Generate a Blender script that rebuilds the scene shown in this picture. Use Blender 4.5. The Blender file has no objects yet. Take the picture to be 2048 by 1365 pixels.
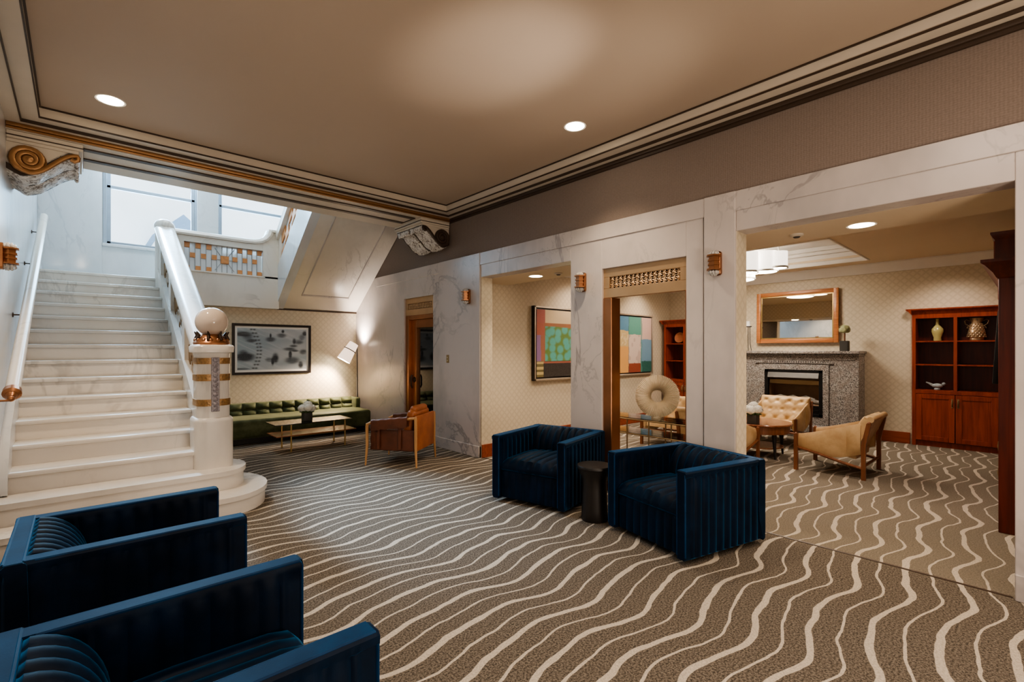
import bpy, bmesh, math, random
from mathutils import Vector, Matrix
from math import sin, cos, pi, radians as R, exp
random.seed(7)
S = bpy.context.scene
COL = S.collection

# ------------------------------------------------------------------ node helpers
class V:
    """a float socket with arithmetic that builds Math nodes"""
    def __init__(s, nt, k): s.nt, s.k = nt, k
    def _m(s, op, *a):
        n = s.nt.nodes.new('ShaderNodeMath'); n.operation = op
        for i, x in enumerate((s,) + a):
            if isinstance(x, V): s.nt.links.new(x.k, n.inputs[i])
            else: n.inputs[i].default_value = x
        return V(s.nt, n.outputs[0])
    def __add__(s, o): return s._m('ADD', o)
    __radd__ = __add__
    def __sub__(s, o): return s._m('SUBTRACT', o)
    def __rsub__(s, o): return (s * -1) + o
    def __mul__(s, o): return s._m('MULTIPLY', o)
    __rmul__ = __mul__
    def __truediv__(s, o): return s._m('DIVIDE', o)
    def sin(s): return s._m('SINE')
    def abs(s): return s._m('ABSOLUTE')
    def frac(s): return s._m('FRACT')
    def floor(s): return s._m('FLOOR')
    def max(s, o): return s._m('MAXIMUM', o)
    def min(s, o): return s._m('MINIMUM', o)
    def pow(s, o): return s._m('POWER', o)
    def ss(s, a, b, ta=0.0, tb=1.0):
        n = s.nt.nodes.new('ShaderNodeMapRange'); n.interpolation_type = 'SMOOTHSTEP'
        s.nt.links.new(s.k, n.inputs[0])
        for i, x in zip((1, 2, 3, 4), (a, b, ta, tb)): n.inputs[i].default_value = x
        return V(s.nt, n.outputs[0])

def new_mat(name):
    m = bpy.data.materials.new(name); m.use_nodes = True
    nt = m.node_tree
    return m, nt, nt.nodes['Principled BSDF']

def coords(nt, kind='Object', scale=(1, 1, 1)):
    tc = nt.nodes.new('ShaderNodeTexCoord')
    mp = nt.nodes.new('ShaderNodeMapping'); mp.inputs['Scale'].default_value = scale
    nt.links.new(tc.outputs[kind], mp.inputs[0])
    return mp.outputs[0]

def sep(nt, vec):
    n = nt.nodes.new('ShaderNodeSeparateXYZ'); nt.links.new(vec, n.inputs[0])
    return [V(nt, n.outputs[i]) for i in range(3)]

def noise(nt, vec, scale=5, detail=2, rough=.5, dist=0):
    n = nt.nodes.new('ShaderNodeTexNoise')
    nt.links.new(vec, n.inputs['Vector'])
    n.inputs['Scale'].default_value = scale; n.inputs['Detail'].default_value = detail
    n.inputs['Roughness'].default_value = rough; n.inputs['Distortion'].default_value = dist
    return V(nt, n.outputs['Fac'])

def mixc(nt, f, a, b):
    n = nt.nodes.new('ShaderNodeMix'); n.data_type = 'RGBA'
    if isinstance(f, V): nt.links.new(f.k, n.inputs[0])
    else: n.inputs[0].default_value = f
    for i, c in ((6, a), (7, b)):
        if isinstance(c, (tuple, list)): n.inputs[i].default_value = (c[0], c[1], c[2], 1)
        else: nt.links.new(c, n.inputs[i])
    return n.outputs[2]

def bump(nt, b, h, strength=.3, dist=.01):
    n = nt.nodes.new('ShaderNodeBump'); n.inputs['Strength'].default_value = strength
    n.inputs['Distance'].default_value = dist
    nt.links.new(h.k, n.inputs['Height']); nt.links.new(n.outputs[0], b.inputs['Normal'])

def setb(b, col=None, rough=None, metal=None, **kw):
    if isinstance(col, (tuple, list)): b.inputs['Base Color'].default_value = (*col[:3], 1)
    elif col is not None: b.id_data.links.new(col, b.inputs['Base Color'])
    if rough is not None: b.inputs['Roughness'].default_value = rough
    if metal is not None: b.inputs['Metallic'].default_value = metal
    for k, v in kw.items(): b.inputs[k.replace('_', ' ')].default_value = v

def plain(name, col, rough=.5, metal=0, var=.12, scale=6, bmp=0, bscale=80, **kw):
    m, nt, b = new_mat(name)
    v = coords(nt)
    f = noise(nt, v, scale, 3)
    lo = [c * (1 - var) for c in col]; hi = [min(1, c * (1 + var)) for c in col]
    setb(b, mixc(nt, f, lo, hi), rough, metal, **kw)
    if bmp: bump(nt, b, noise(nt, v, bscale, 2), bmp, .004)
    return m

def wood(name, a, bcol, rough=.35, axis=2, **kw):
    m, nt, b = new_mat(name)
    sc = [22, 22, 22]; sc[axis] = 1.6
    f = noise(nt, coords(nt, 'Object', sc), 1.0, 4, .6, .6)
    setb(b, mixc(nt, f.ss(.3, .7), a, bcol), rough, 0, **kw)
    return m

def marble(name, base, vein, rough=.22, vscale=.7, amount=1.0, warm=None):
    m, nt, b = new_mat(name)
    v = coords(nt, 'Object', (1, .8, .55))
    big = noise(nt, v, vscale, 6, .62, 1.1)
    v2 = noise(nt, v, vscale * 2.3, 5, .6, .8)
    thin = (big - .5).abs().ss(0, .022, 1, 0) * .75
    thin2 = (v2 - .52).abs().ss(0, .016, 1, 0) * .45
    cloud = noise(nt, v, 1.6, 4, .6).ss(.42, .75) * .45
    mask = noise(nt, v, .9, 2).ss(.42, .62)
    f = ((thin.max(thin2) * mask).max(cloud)) * amount
    c = mixc(nt, f, base, vein)
    if warm:
        c = mixc(nt, noise(nt, v, .5, 2).ss(.4, .7) * .6, c, warm)
    setb(b, c, rough, 0)
    b.inputs['Specular IOR Level'].default_value = .5
    return m

def emis(name, col, strength, base=(.9, .9, .9)):
    m, nt, b = new_mat(name)
    f = noise(nt, coords(nt), 4, 1)
    nt.links.new(mixc(nt, f, [c * .96 for c in col], col), b.inputs['Emission Color'])
    setb(b, base, .5)
    b.inputs['Emission Strength'].default_value = strength
    return m

def glassy(name, tint, alpha=.12, rough=.03):
    """thin sheet glass: mostly transparent with a glossy coat"""
    m, nt, b = new_mat(name)
    out = nt.nodes['Material Output']
    tr = nt.nodes.new('ShaderNodeBsdfTransparent'); tr.inputs[0].default_value = (*tint, 1)
    gl = nt.nodes.new('ShaderNodeBsdfGlossy'); gl.inputs['Roughness'].default_value = rough
    fr = nt.nodes.new('ShaderNodeFresnel'); fr.inputs['IOR'].default_value = 1.45
    mx = nt.nodes.new('ShaderNodeMixShader')
    f = V(nt, fr.outputs[0]) * .9 + alpha * .3
    nt.links.new(f.k, mx.inputs[0]); nt.links.new(tr.outputs[0], mx.inputs[1]); nt.links.new(gl.outputs[0], mx.inputs[2])
    nt.links.new(mx.outputs[0], out.inputs[0])
    return m

M = {}
def build_materials():
    # carpet: wavy pale lines running across the room, wide and thin in turn
    m, nt, b = new_mat('wave_carpet')
    v = coords(nt); x, y, z = sep(nt, v)
    n1 = noise(nt, v, .55, 1); n2 = noise(nt, v, 4.5, 2); n3 = noise(nt, v, 2.2, 1)
    ph = (x + (y - .9) * .38 - 4.1) * (2 * pi / .98) + (n1 - .5) * 3.2 + pi / 2
    wave = ph.sin() * .046 + (ph * 2 + 2.3).sin() * .014 + (n2 - .5) * .05 + (n1 - .5) * .12
    t = (y - x * .045 - wave - .69) / .265
    wide = ((t + .5).frac() - .5).abs() / (n3 * .9 + .6)
    thin = (t.frac() - .5).abs() / (n3 * .6 + .7)
    line = wide.ss(.056, .068, 1, 0).max(thin.ss(.024, .032, 1, 0))
    pile = noise(nt, v, 95, 3, .8)
    blot = noise(nt, v, 1.3, 3)
    room2 = x.ss(4.15, 4.25)
    base = mixc(nt, pile.ss(.40, .60), (.048, .040, .032), (.215, .180, .143))
    base = mixc(nt, blot * .35, base, (.105, .088, .066))
    base = mixc(nt, room2 * .4, base, (.27, .235, .18))
    strp = mixc(nt, pile.ss(.3, .7), (.36, .315, .255), (.56, .495, .41))
    setb(b, mixc(nt, line, base, strp), .95, 0)
    b.inputs['Specular IOR Level'].default_value = .1
    bump(nt, b, pile + line * .6, .5, .006)
    M['carpet'] = m
    # wallpaper with a small pale diamond lattice
    m, nt, b = new_mat('lattice_wallpaper')
    v = coords(nt); x, y, z = sep(nt, v)
    u = (x + y) / .105; w = z / .105
    p = (u + w).frac(); q = (u - w).frac()
    d = (p - .5).abs().max((q - .5).abs())
    f = d.ss(.24, .46) * .7 + noise(nt, v, 60, 2) * .25
    lite = noise(nt, v, .8, 1)
    c = mixc(nt, f, (.67, .585, .45), (.555, .475, .345))
    setb(b, mixc(nt, lite * .3, c, (.70, .62, .49)), .45, 0)
    M['wallpaper'] = m
    m, nt, b = new_mat('woven_wallcovering')
    v = coords(nt); x, y, z = sep(nt, v)
    weave = ((y + x) * 330).sin() * .5 + (z * 420).sin() * .5
    f = noise(nt, v, 90, 3) * .7 + weave * .18 + .1
    setb(b, mixc(nt, f, (.155, .118, .097), (.28, .225, .19)), .8, 0)
    bump(nt, b, f, .25, .003)
    M['greywall'] = m
    m, nt, b = new_mat('tan_ceiling_paint')
    v = coords(nt)
    setb(b, mixc(nt, noise(nt, v, .7, 3), (.43, .34, .262), (.49, .395, .308)), .6, 0)
    M['ceil'] = m
    M['ceil2'] = plain('lounge_ceiling_paint', (.70, .58, .42), .6, var=.06, scale=1)
    M['cream'] = plain('cream_plaster', (.62, .55, .46), .5, var=.06)
    M['white_plaster'] = plain('white_plaster', (.80, .77, .72), .5, var=.04)
    m, nt, b = new_mat('carved_plaster_shaded')
    v = coords(nt); f = noise(nt, v, 24, 4, .65, 1.2)
    setb(b, mixc(nt, f.ss(.36, .54), (.16, .11, .075), (.78, .74, .69)), .5, 0); bump(nt, b, f, .8, .02)  # noise darkens the crevices: shade of the carving put into the colour
    M['carved'] = m
    M['darkline'] = plain('dark_brown_moulding', (.055, .034, .022), .45)
    M['goldmould'] = plain('gilded_moulding', (.34, .18, .078), .38, .55)
    M['marble'] = marble('grey_veined_marble', (.56, .505, .475), (.27, .25, .245), .27, .8)
    M['marble_white'] = marble('white_stair_marble', (.68, .64, .59), (.36, .34, .32), .26, .6, .75, (.74, .64, .50))
    M['marble_cool'] = marble('polished_wall_marble', (.62, .625, .63), (.42, .43, .45), .17, .5, .8)
    M['ballstone'] = marble('beige_onyx', (.62, .52, .44), (.36, .30, .26), .08, 2.2, .8)
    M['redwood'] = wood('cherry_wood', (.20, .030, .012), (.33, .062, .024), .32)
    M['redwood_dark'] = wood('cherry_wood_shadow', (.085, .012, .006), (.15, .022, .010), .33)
    M['basewood'] = wood('cherry_baseboard', (.22, .045, .018), (.32, .075, .03), .35, 1)
    M['oak'] = wood('pale_oak', (.42, .22, .085), (.56, .32, .14), .4)
    M['walnut'] = wood('brown_walnut', (.15, .052, .02), (.25, .095, .04), .38)
    M['tablewood'] = wood('polished_table_wood', (.20, .08, .04), (.33, .145, .08), .18, 0)
    M['blackwood'] = wood('black_stained_wood', (.006, .005, .0045), (.016, .012, .010), .5)
    def velvet(name, a, bb, tint, sheen):
        m, nt, b = new_mat(name)
        v = coords(nt)
        f = noise(nt, v, 5, 4, .6)
        setb(b, mixc(nt, f.ss(.35, .7), a, bb), .55, 0)
        b.inputs['Sheen Weight'].default_value = sheen
        b.inputs['Sheen Tint'].default_value = (*tint, 1)
        b.inputs['Sheen Roughness'].default_value = .35
        b.inputs['Specular IOR Level'].default_value = .12
        bump(nt, b, noise(nt, v, 220, 2), .12, .002)
        return m
    M['blue'] = velvet('blue_velvet', (.0007, .0040, .012), (.0013, .009, .026), (.03, .28, .62), .65)
    M['bluelit'] = velvet('blue_velvet_lit_welt', (.002, .018, .055), (.004, .032, .090), (.03, .30, .70), .55)  # paler than blue: light on the top bands and welts put into colour
    M['green'] = velvet('green_velvet', (.058, .068, .032), (.110, .125, .066), (.55, .58, .42), .8)
    def leather(name, a, bb, rough=.38):
        m, nt, b = new_mat(name)
        v = coords(nt)
        f = noise(nt, v, 4.5, 4, .6)
        setb(b, mixc(nt, f.ss(.3, .7), a, bb), rough, 0)
        bump(nt, b, noise(nt, v, 26, 4, .6), .22, .006)
        return m
    M['cognac'] = leather('cognac_leather', (.24, .072, .020), (.36, .115, .032))
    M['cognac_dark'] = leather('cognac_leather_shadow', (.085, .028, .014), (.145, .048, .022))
    M['tan'] = leather('tan_leather', (.48, .31, .15), (.64, .455, .25), .42)
    M['bronze'] = plain('bronze', (.37, .175, .088), .33, .85, .25, 5)
    M['bronze_pale'] = plain('pale_bronze', (.50, .34, .20), .42, .7, .15, 4)
    M['bronze_dark'] = plain('dark_bronze', (.055, .034, .022), .45, .6)
    M['brass'] = plain('brass', (.62, .44, .20), .3, .9)
    M['brassdull'] = plain('antique_brass', (.34, .25, .14), .42, .85)
    M['black'] = plain('black_metal', (.012, .012, .013), .4, .3)
    M['iron'] = plain('grey_iron', (.10, .095, .09), .5, .6)
    M['steel'] = plain('brushed_steel', (.55, .53, .50), .35, .9)
    m, nt, b = new_mat('mirror_silver'); setb(b, mixc(nt, noise(nt, coords(nt), 1, 1), (.80, .79, .76), (.84, .83, .80)), .015, 1); M['mirror'] = m
    m, nt, b = new_mat('dark_mirror_glass'); setb(b, mixc(nt, noise(nt, coords(nt), 1, 1), (.006, .006, .007), (.010, .010, .012)), .04, 0, Specular_IOR_Level=.9); M['darkglass'] = m
    M['glass'] = glassy('sheet_glass', (.93, .96, .95))
    M['windowglass'] = glassy('window_glass', (.97, .99, 1.0), .05)
    M['smokeglass'] = glassy('smoked_table_glass', (.42, .44, .36), .35)
    M['crystal'] = plain('crystal_beads', (.86, .84, .80), .08, 0, .05, Transmission_Weight=.55)
    # granite
    m, nt, b = new_mat('speckled_granite')
    v = coords(nt)
    vo = nt.nodes.new('ShaderNodeTexVoronoi'); nt.links.new(v, vo.inputs['Vector']); vo.inputs['Scale'].default_value = 92
    s0, s1, s2 = sep(nt, vo.outputs['Color'])
    c = mixc(nt, s0.ss(.15, .9), (.12, .11, .105), (.42, .395, .37))
    c = mixc(nt, noise(nt, v, 9, 3).ss(.4, .7) * .6, c, (.24, .20, .18))
    setb(b, c, .25, 0); M['granite'] = m
    M['lamp_linen'] = emis('lit_linen_shade', (1.0, .72, .54), .85)
    M['lamp_core'] = emis('lamp_opening', (1.0, .88, .68), 14)
    M['downlight'] = emis('downlight_lens', (1.0, .86, .64), 22)
    M['drum_lens'] = emis('drum_diffuser', (1.0, .87, .72), 26)
    M['drum'] = emis('lit_drum_shade', (1.0, .90, .78), 1.15)
    M['white_petal'] = plain('white_petals', (.78, .77, .70), .6, var=.15, scale=30)
    M['leaf'] = plain('green_leaves', (.06, .10, .03), .5, var=.4, scale=30)
    M['topiary'] = plain('pale_dried_leaves', (.36, .37, .20), .7, var=.3, scale=40)
    M['darkpot'] = plain('dark_stone_pot', (.045, .042, .036), .6)
    M['celadon'] = plain('celadon_glaze', (.50, .46, .20), .15, var=.15)
    M['jar_silver'] = plain('bubbled_bronze_glaze', (.42, .30, .19), .25, .5, .5, 30)
    M['bluebird'] = plain('grey_blue_ceramic', (.36, .40, .42), .25, var=.35, scale=25)
    M['plate'] = plain('terracotta_glaze', (.50, .19, .09), .3, var=.25, scale=20)
    M['wool'] = plain('cream_wool', (.76, .66, .50), .85, var=.12, scale=20)
    M['orange_tile'] = plain('orange_mosaic', (.58, .26, .10), .35, var=.25, scale=30)
    M['gold_mosaic'] = plain('gold_mosaic', (.27, .155, .06), .35, .35, .85, 42, .8, 60)
    M['silver_mosaic'] = plain('grey_blue_mosaic', (.22, .20, .22), .35, .1, .9, 60, .8, 70)
    M['milkglass'] = plain('milky_glass', (.80, .82, .84), .15, 0, .04, Transmission_Weight=.25)
    M['lead'] = plain('grey_came', (.36, .37, .38), .4, .5)
    M['sash'] = plain('grey_window_paint', (.33, .37, .42), .4, var=.06)
    M['paperwhite'] = plain('white_mat_board', (.80, .79, .77), .6, var=.03)
    M['silverframe'] = plain('champagne_frame', (.55, .46, .36), .35, .5)
    M['frameblack'] = plain('black_frame', (.018, .014, .013), .3)
    M['copperframe'] = wood('copper_toned_frame', (.40, .15, .055), (.52, .22, .09), .3, 1)
    M['firebox'] = plain('soot_black', (.012, .011, .010), .6)
    M['firebrick'] = plain('fire_ceramic', (.34, .22, .14), .8, var=.4)
    M['log'] = plain('ash_grey_log', (.22, .20, .18), .8, var=.5, scale=18)
    M['roofslate'] = plain('blue_slate', (.16, .25, .36), .7)
    M['render_wall'] = plain('pale_render', (.82, .83, .82), .8, var=.15, scale=1.2)
    M['plastic'] = plain('ivory_plate', (.52, .44, .30), .4)
    m, nt, b = new_mat('painted_canvas')
    a = nt.nodes.new('ShaderNodeVertexColor'); a.layer_name = 'paint'
    f = noise(nt, coords(nt), 40, 3)
    setb(b, mixc(nt, f * .12, a.outputs['Color'], (.5, .45, .4)), .5)
    M['canvas'] = m
build_materials()

# ------------------------------------------------------------------ mesh helpers
def BM(): return bmesh.new()

def merge(bm, tmp, mat=None):
    me = bpy.data.meshes.new('tmp'); tmp.to_mesh(me); tmp.free()
    if mat is not None: me.transform(mat)
    bm.from_mesh(me); bpy.data.meshes.remove(me)

def box(bm, x0, x1, y0, y1, z0, z1, bev=0, seg=2, mat=None, mi=0):
    t = bmesh.new()
    bmesh.ops.create_cube(t, size=1)
    bmesh.ops.scale(t, vec=(abs(x1 - x0), abs(y1 - y0), abs(z1 - z0)), verts=t.verts)
    bmesh.ops.translate(t, vec=((x0 + x1) / 2, (y0 + y1) / 2, (z0 + z1) / 2), verts=t.verts)
    if bev: bmesh.ops.bevel(t, geom=list(t.edges), offset=bev, segments=seg, profile=.5, affect='EDGES')
    for f in t.faces: f.material_index = mi
    merge(bm, t, mat)

def loft(bm, loops, closed=True, cap=True, mi=0):
    vs = [[bm.verts.new(p) for p in L] for L in loops]
    n = len(vs[0])
    for a, b in zip(vs, vs[1:]):
        for i in range(n if closed else n - 1):
            j = (i + 1) % n
            f = bm.faces.new((a[i], a[j], b[j], b[i])); f.material_index = mi
    if cap:
        for L in (vs[0][::-1], vs[-1]):
            try: bm.faces.new(L).material_index = mi
            except ValueError: pass
    return vs

def prism(bm, poly, axis, a, b, mi=0):
    """polygon of 2-tuples extruded along axis ('x': (y,z), 'y': (x,z), 'z': (x,y))"""
    def P(p, t): return {'x': (t, p[0], p[1]), 'y': (p[0], t, p[1]), 'z': (p[0], p[1], t)}[axis]
    loft(bm, [[P(p, a) for p in poly], [P(p, b) for p in poly]], mi=mi)

def lathe(bm, prof, seg=24, loc=(0, 0, 0), sx=1, sy=1, mat=None, mi=0):
    t = bmesh.new()
    loops = [[(max(r, 1e-4) * cos(2 * pi * i / seg) * sx, max(r, 1e-4) * sin(2 * pi * i / seg) * sy, z) for i in range(seg)] for r, z in prof]
    loft(t, loops, cap=False, mi=mi)
    bmesh.ops.translate(t, vec=loc, verts=t.verts)
    merge(bm, t, mat)

def tube(bm, pts, r, seg=8, mi=0, cap=True):
    pts = [Vector(p) for p in pts]
    rs = r if isinstance(r, (list, tuple)) else [r] * len(pts)
    loops = []; prev = None
    for i, p in enumerate(pts):
        d = (pts[min(i + 1, len(pts) - 1)] - pts[max(i - 1, 0)]).normalized()
        if prev is None:
            u = d.orthogonal().normalized()
        else:
            u = (prev - d * prev.dot(d)).normalized()
        prev = u; w = d.cross(u)
        loops.append([tuple(p + (u * cos(2 * pi * k / seg) + w * sin(2 * pi * k / seg)) * rs[i]) for k in range(seg)])
    loft(bm, loops, cap=cap, mi=mi)

def sphere(bm, c, r, su=16, sv=10, sc=(1, 1, 1), mi=0):
    prof = [(r * sin(pi * i / sv), -r * cos(pi * i / sv)) for i in range(sv + 1)]
    t = bmesh.new()
    lathe(t, prof, su, mi=mi)
    bmesh.ops.scale(t, vec=sc, verts=t.verts); bmesh.ops.translate(t, vec=c, verts=t.verts)
    merge(bm, t)

def grid(bm, fn, nu, nv, mi=0, closed_back=None):
    vs = [[bm.verts.new(fn(i / nu, j / nv)) for j in range(nv + 1)] for i in range(nu + 1)]
    for i in range(nu):
        for j in range(nv):
            bm.faces.new((vs[i][j], vs[i + 1][j], vs[i + 1][j + 1], vs[i][j + 1])).material_index = mi
    return vs

def obj(name, bm, mat, parent=None, ang=42):
    bmesh.ops.remove_doubles(bm, verts=bm.verts, dist=1e-6)
    bmesh.ops.recalc_face_normals(bm, faces=bm.faces)
    me = bpy.data.meshes.new(name); bm.to_mesh(me); bm.free()
    for f in me.polygons: f.use_smooth = True
    me.set_sharp_from_angle(angle=R(ang))
    for mm in (mat if isinstance(mat, (list, tuple)) else [mat]): me.materials.append(mm)
    o = bpy.data.objects.new(name, me); COL.objects.link(o)
    if parent is not None: o.parent = parent
    return o

def tag(o, label, cat, group=None):
    o['label'] = label; o['category'] = cat
    if group: o['group'] = group
    return o

def thing(name, label, cat, loc=(0, 0, 0), rot=0, group=None):
    o = bpy.data.objects.new(name, None); COL.objects.link(o)
    o.empty_display_size = .1
    o.location = loc; o.rotation_euler = (0, 0, R(rot))
    return tag(o, label, cat, group)

def struct(name, bm, mat, parent=None, ang=30):
    o = obj(name, bm, mat, parent, ang)
    if parent is None: o['kind'] = 'structure'
    return o

def dup(root, label=None, loc=None, rot=None):
    c = root.copy(); COL.objects.link(c)
    if label: c['label'] = label
    if loc is not None: c.location = loc
    if rot is not None: c.rotation_euler = (0, 0, R(rot))
    def kids(a, b):
        for ch in [o for o in COL.objects if o.parent == a]:
            d = ch.copy(); COL.objects.link(d); d.parent = b
            kids(ch, d)
    kids(root, c)
    return c

# ------------------------------------------------------------------ the place: dimensions (metres, camera above the origin)
XL, XR, XT = -.46, 4.17, 4.37          # lobby left wall, colonnade face, colonnade back
YB, YBM0, YBM1, YA, YW = -3.6, 6.0, 6.8, 9.3, 10.4   # behind camera, beam faces, alcove wall, landing window wall
ZC, ZM, ZO = 3.6, 2.86, 2.52           # ceiling, top of marble, head of openings
RISE, TREAD, YL, ZL = .174, .302, 9.12, 2.61
SX0, SX1 = -.41, .905
LX, LY0, LY1, LZ = 9.9, -.42, 5.65, 2.95   # fireplace room
ZS = 5.7

def setting():
    bm = BM(); box(bm, XL - .3, 10.4, YB - .3, 10.7, -.12, 0); struct('floor', bm, M['carpet'])
    bm = BM(); box(bm, XR + .02, XR + .04, .12, 5.25, 0, .004); struct('trim_1', bm, M['darkline'])
    # lobby ceiling and stairwell ceiling
    bm = BM(); box(bm, XL - .3, XT, YB - .3, YBM0, ZC, ZC + .15); struct('ceiling', bm, M['ceil'])
    bm = BM(); box(bm, XL - .3, XT, YBM1, YW + .3, ZS, ZS + .15); struct('ceiling_stairwell', bm, M['white_plaster'])
    # left wall: polished marble
    bm = BM(); box(bm, XL - .3, XL, YB - .3, YW + .3, 0, ZS)
    struct('wall_left', bm, M['marble_cool'])
    bm = BM(); box(bm, XL - .3, XT, YB - .3, YB, 0, ZC); struct('wall_front', bm, M['wallpaper'])
    # colonnade wall: marble pieces around the openings
    bm = BM()
    def piece(y0, y1, z0, z1, dx=0, b=.004): box(bm, XR - dx, XT, y0, y1, z0, z1, b, 1)
    piece(7.38, YW + .3, 0, ZM); piece(6.47, 7.38, 2.38, ZM); piece(6.28, 6.47, 0, ZM)
    piece(5.26, 6.27, 0, ZM, .02); piece(3.61, 5.26, ZO, ZM); piece(3.17, 3.61, 0, ZM)
    piece(2.21, 3.17, 2.37, ZM); piece(2.045, 2.21, 0, ZM); piece(1.755, 2.03, 0, ZM, .02)
    piece(.11, 1.755, ZO, ZM); piece(YB - .3, .11, 0, ZM)
    # base blocks and the raised fascia band
    for y0, y1, d in ((5.26, 6.27, .035), (6.28, 6.47, .02), (7.38, YA, .02), (3.17, 3.61, .02), (1.755, 2.03, .035), (2.045, 2.21, .018), (YB, .11, .02)):
        box(bm, XR - d, XR + .05, y0, y1, 0, .16, .005, 1)
    box(bm, XR - .012, XR + .05, YB, 8.4, 2.69, ZM, .004, 1)
    struct('wall_right', bm, M['marble'])
    bm = BM(); box(bm, XR + .01, XT, YB - .3, YW + .3, ZM, ZS); struct('wall_upper_right', bm, M['greywall'])
    # alcove wall with wallpaper, landing wall with two windows
    bm = BM(); box(bm, 1.1, XR, YA, YA + .12, 0, 2.44); struct('wall_alcove', bm, M['wallpaper'])
    bm = BM(); box(bm, 1.1, XR, YA - .025, YA, 2.235, 2.262); struct('trim_8', bm, M['darkline'])
    w = [(.36, 1.60), (1.98, 3.22)]; zb, zt = 3.27, 5.3
    bm = BM()
    for x0, x1 in ((XL - .3, w[0][0]), (w[0][1], w[1][0]), (w[1][1], XT)): box(bm, x0, x1, YW, YW + .3, 0, ZS)
    for x0, x1 in w: box(bm, x0, x1, YW, YW + .3, 0, zb); box(bm, x0, x1, YW, YW + .3, zt, ZS)
    box(bm, w[0][1] + .02, w[1][0] - .02, YW - .04, YW, zb, ZS, .01)
    box(bm, XL, .3, YW - .02, YW, 2.61, 4.9, .004); 
    struct('wall_back', bm, M['marble_cool'])
    for i, (x0, x1) in enumerate(w):
        bm = BM(); t = .055
        for a, b_, c, d in ((x0, x0 + t, zb, zt), (x1 - t, x1, zb, zt), (x0, x1, zb, zb + t), (x0, x1, zt - t, zt), (x0, x1, 4.215, 4.265)):
            box(bm, a, b_, YW + .06, YW + .13, c, d, .006, 1)
        for a, b_ in ((x0 - .05, x0), (x1, x1 + .05)): box(bm, a, b_, YW - .012, YW + .02, zb, zt, .004, 1)
        win = struct('window_%d' % (i + 1), bm, M['sash'])
        bm = BM(); box(bm, x0 + t, x1 - t, YW + .09, YW + .096, zb + t, zt - t); obj('pane', bm, M['windowglass'], win)
        bm = BM(); box(bm, x0 - .06, x1 + .06, YW - .05, YW + .07, zb - .05, zb, .008); obj('sill', bm, M['marble_cool'], win)
    # the beam over the foot of the stairs
    bm = BM(); box(bm, XL, XR, YBM0, YBM1, 3.42, ZS); struct('trim_2', bm, M['cream'])
    bm = BM()
    for y0, y1 in ((6.10, 6.17), (6.42, 6.49)): box(bm, .02, 3.63, y0, y1, 3.408, 3.42)
    for x in (.02, 3.62): box(bm, x, x + .012, 6.10, 6.49, 3.410, 3.42)
    struct('trim_3', bm, M['darkline'])
    # crown: plaster cove around the lobby ceiling with dark reveals
    def ring(p0, z0, p1, z1):
        """rectangular frame between inset p0 at z0.. and inset p1, as a closed ring"""
        b = BM()
        for (xa, xb, ya, yb) in ((XL + p0, XL + p1, YB, YBM0 - p0), (XR - p1, XR - p0, YB, YBM0 - p0), (XL + p1, XR - p1, YBM0 - p1, YBM0 - p0)):
            box(b, xa, xb, ya, yb, z0, z1)
        return b
    bm = ring(0, 3.50, .215, 3.60); m2 = ring(0, 3.478, .10, 3.50)
    me = bpy.data.meshes.new('t'); m2.to_mesh(me); m2.free(); bm.from_mesh(me)
    struct('trim_4', bm, M['cream'])
    bm = ring(.212, 3.498, .222, 3.512); m2 = ring(.212, 3.588, .228, 3.60)
    me2 = bpy.data.meshes.new('t'); m2.to_mesh(me2); m2.free(); bm.from_mesh(me2)
    m3 = ring(.095, 3.472, .103, 3.502); me3 = bpy.data.meshes.new('t'); m3.to_mesh(me3); m3.free(); bm.from_mesh(me3)
    struct('trim_5', bm, M['darkline'])
    bm = BM()
    box(bm, XL, XR, YBM0 - .035, YBM0, 3.445, 3.478, .008); box(bm, XL, XR, YBM0 - .02, YBM0, 3.425, 3.445, .006)
    struct('trim_6', bm, M['goldmould'])
    bm = BM(); box(bm, XR - .03, XR + .02, YB, YBM0, 3.44, 3.478, .008); box(bm, XR - .012, XR + .02, YB, YBM0, 3.415, 3.44)
    struct('trim_7', bm, M['darkline'])
    # fireplace room shell
    bm = BM(); box(bm, XT, LX + .5, LY1, LY1 + .15, 0, 3.3)
    box(bm, XT - .06, XT, 5.255, LY1, 0, 3.3); box(bm, XR + .005, XT, 5.245, 5.262, 0, ZO)
    struct('wall_lounge_left', bm, M['wallpaper'])
    bm = BM(); box(bm, LX, LX + .12, 1.40, LY1, 0, 3.3); box(bm, LX, LX + .12, LY0, .365, 0, 3.3); box(bm, LX, LX + .12, .365, 1.40, 2.14, 3.3)
    struct('wall_lounge_back', bm, M['wallpaper'])
    bm = BM(); box(bm, XT, LX + .5, LY0 - .15, LY0, 0, 3.3); box(bm, XR + .005, XT, 1.75, 1.757, 0, ZO)
    struct('wall_lounge_right', bm, M['wallpaper'])
    tx0, tx1, ty0, ty1 = 7.2, 9.38, 1.84, 4.25
    bm = BM()
    for a in ((5.0, tx0, LY0, LY1), (tx1, LX, LY0, LY1), (tx0, tx1, LY0, ty0), (tx0, tx1, ty1, LY1)): box(bm, *a, LZ, LZ + .1)
    struct('ceiling_lounge', bm, M['ceil2'])
    bm = BM(); box(bm, tx0 - .1, tx1 + .1, ty0 - .1, ty1 + .1, 3.25, 3.3)
    for a in ((tx0 - .1, tx0, ty0, ty1), (tx1, tx1 + .1, ty0, ty1), (tx0 - .1, tx1 + .1, ty0 - .1, ty0), (tx0 - .1, tx1 + .1, ty1, ty1 + .1)): box(bm, *a, LZ + .1, 3.25)
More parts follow.
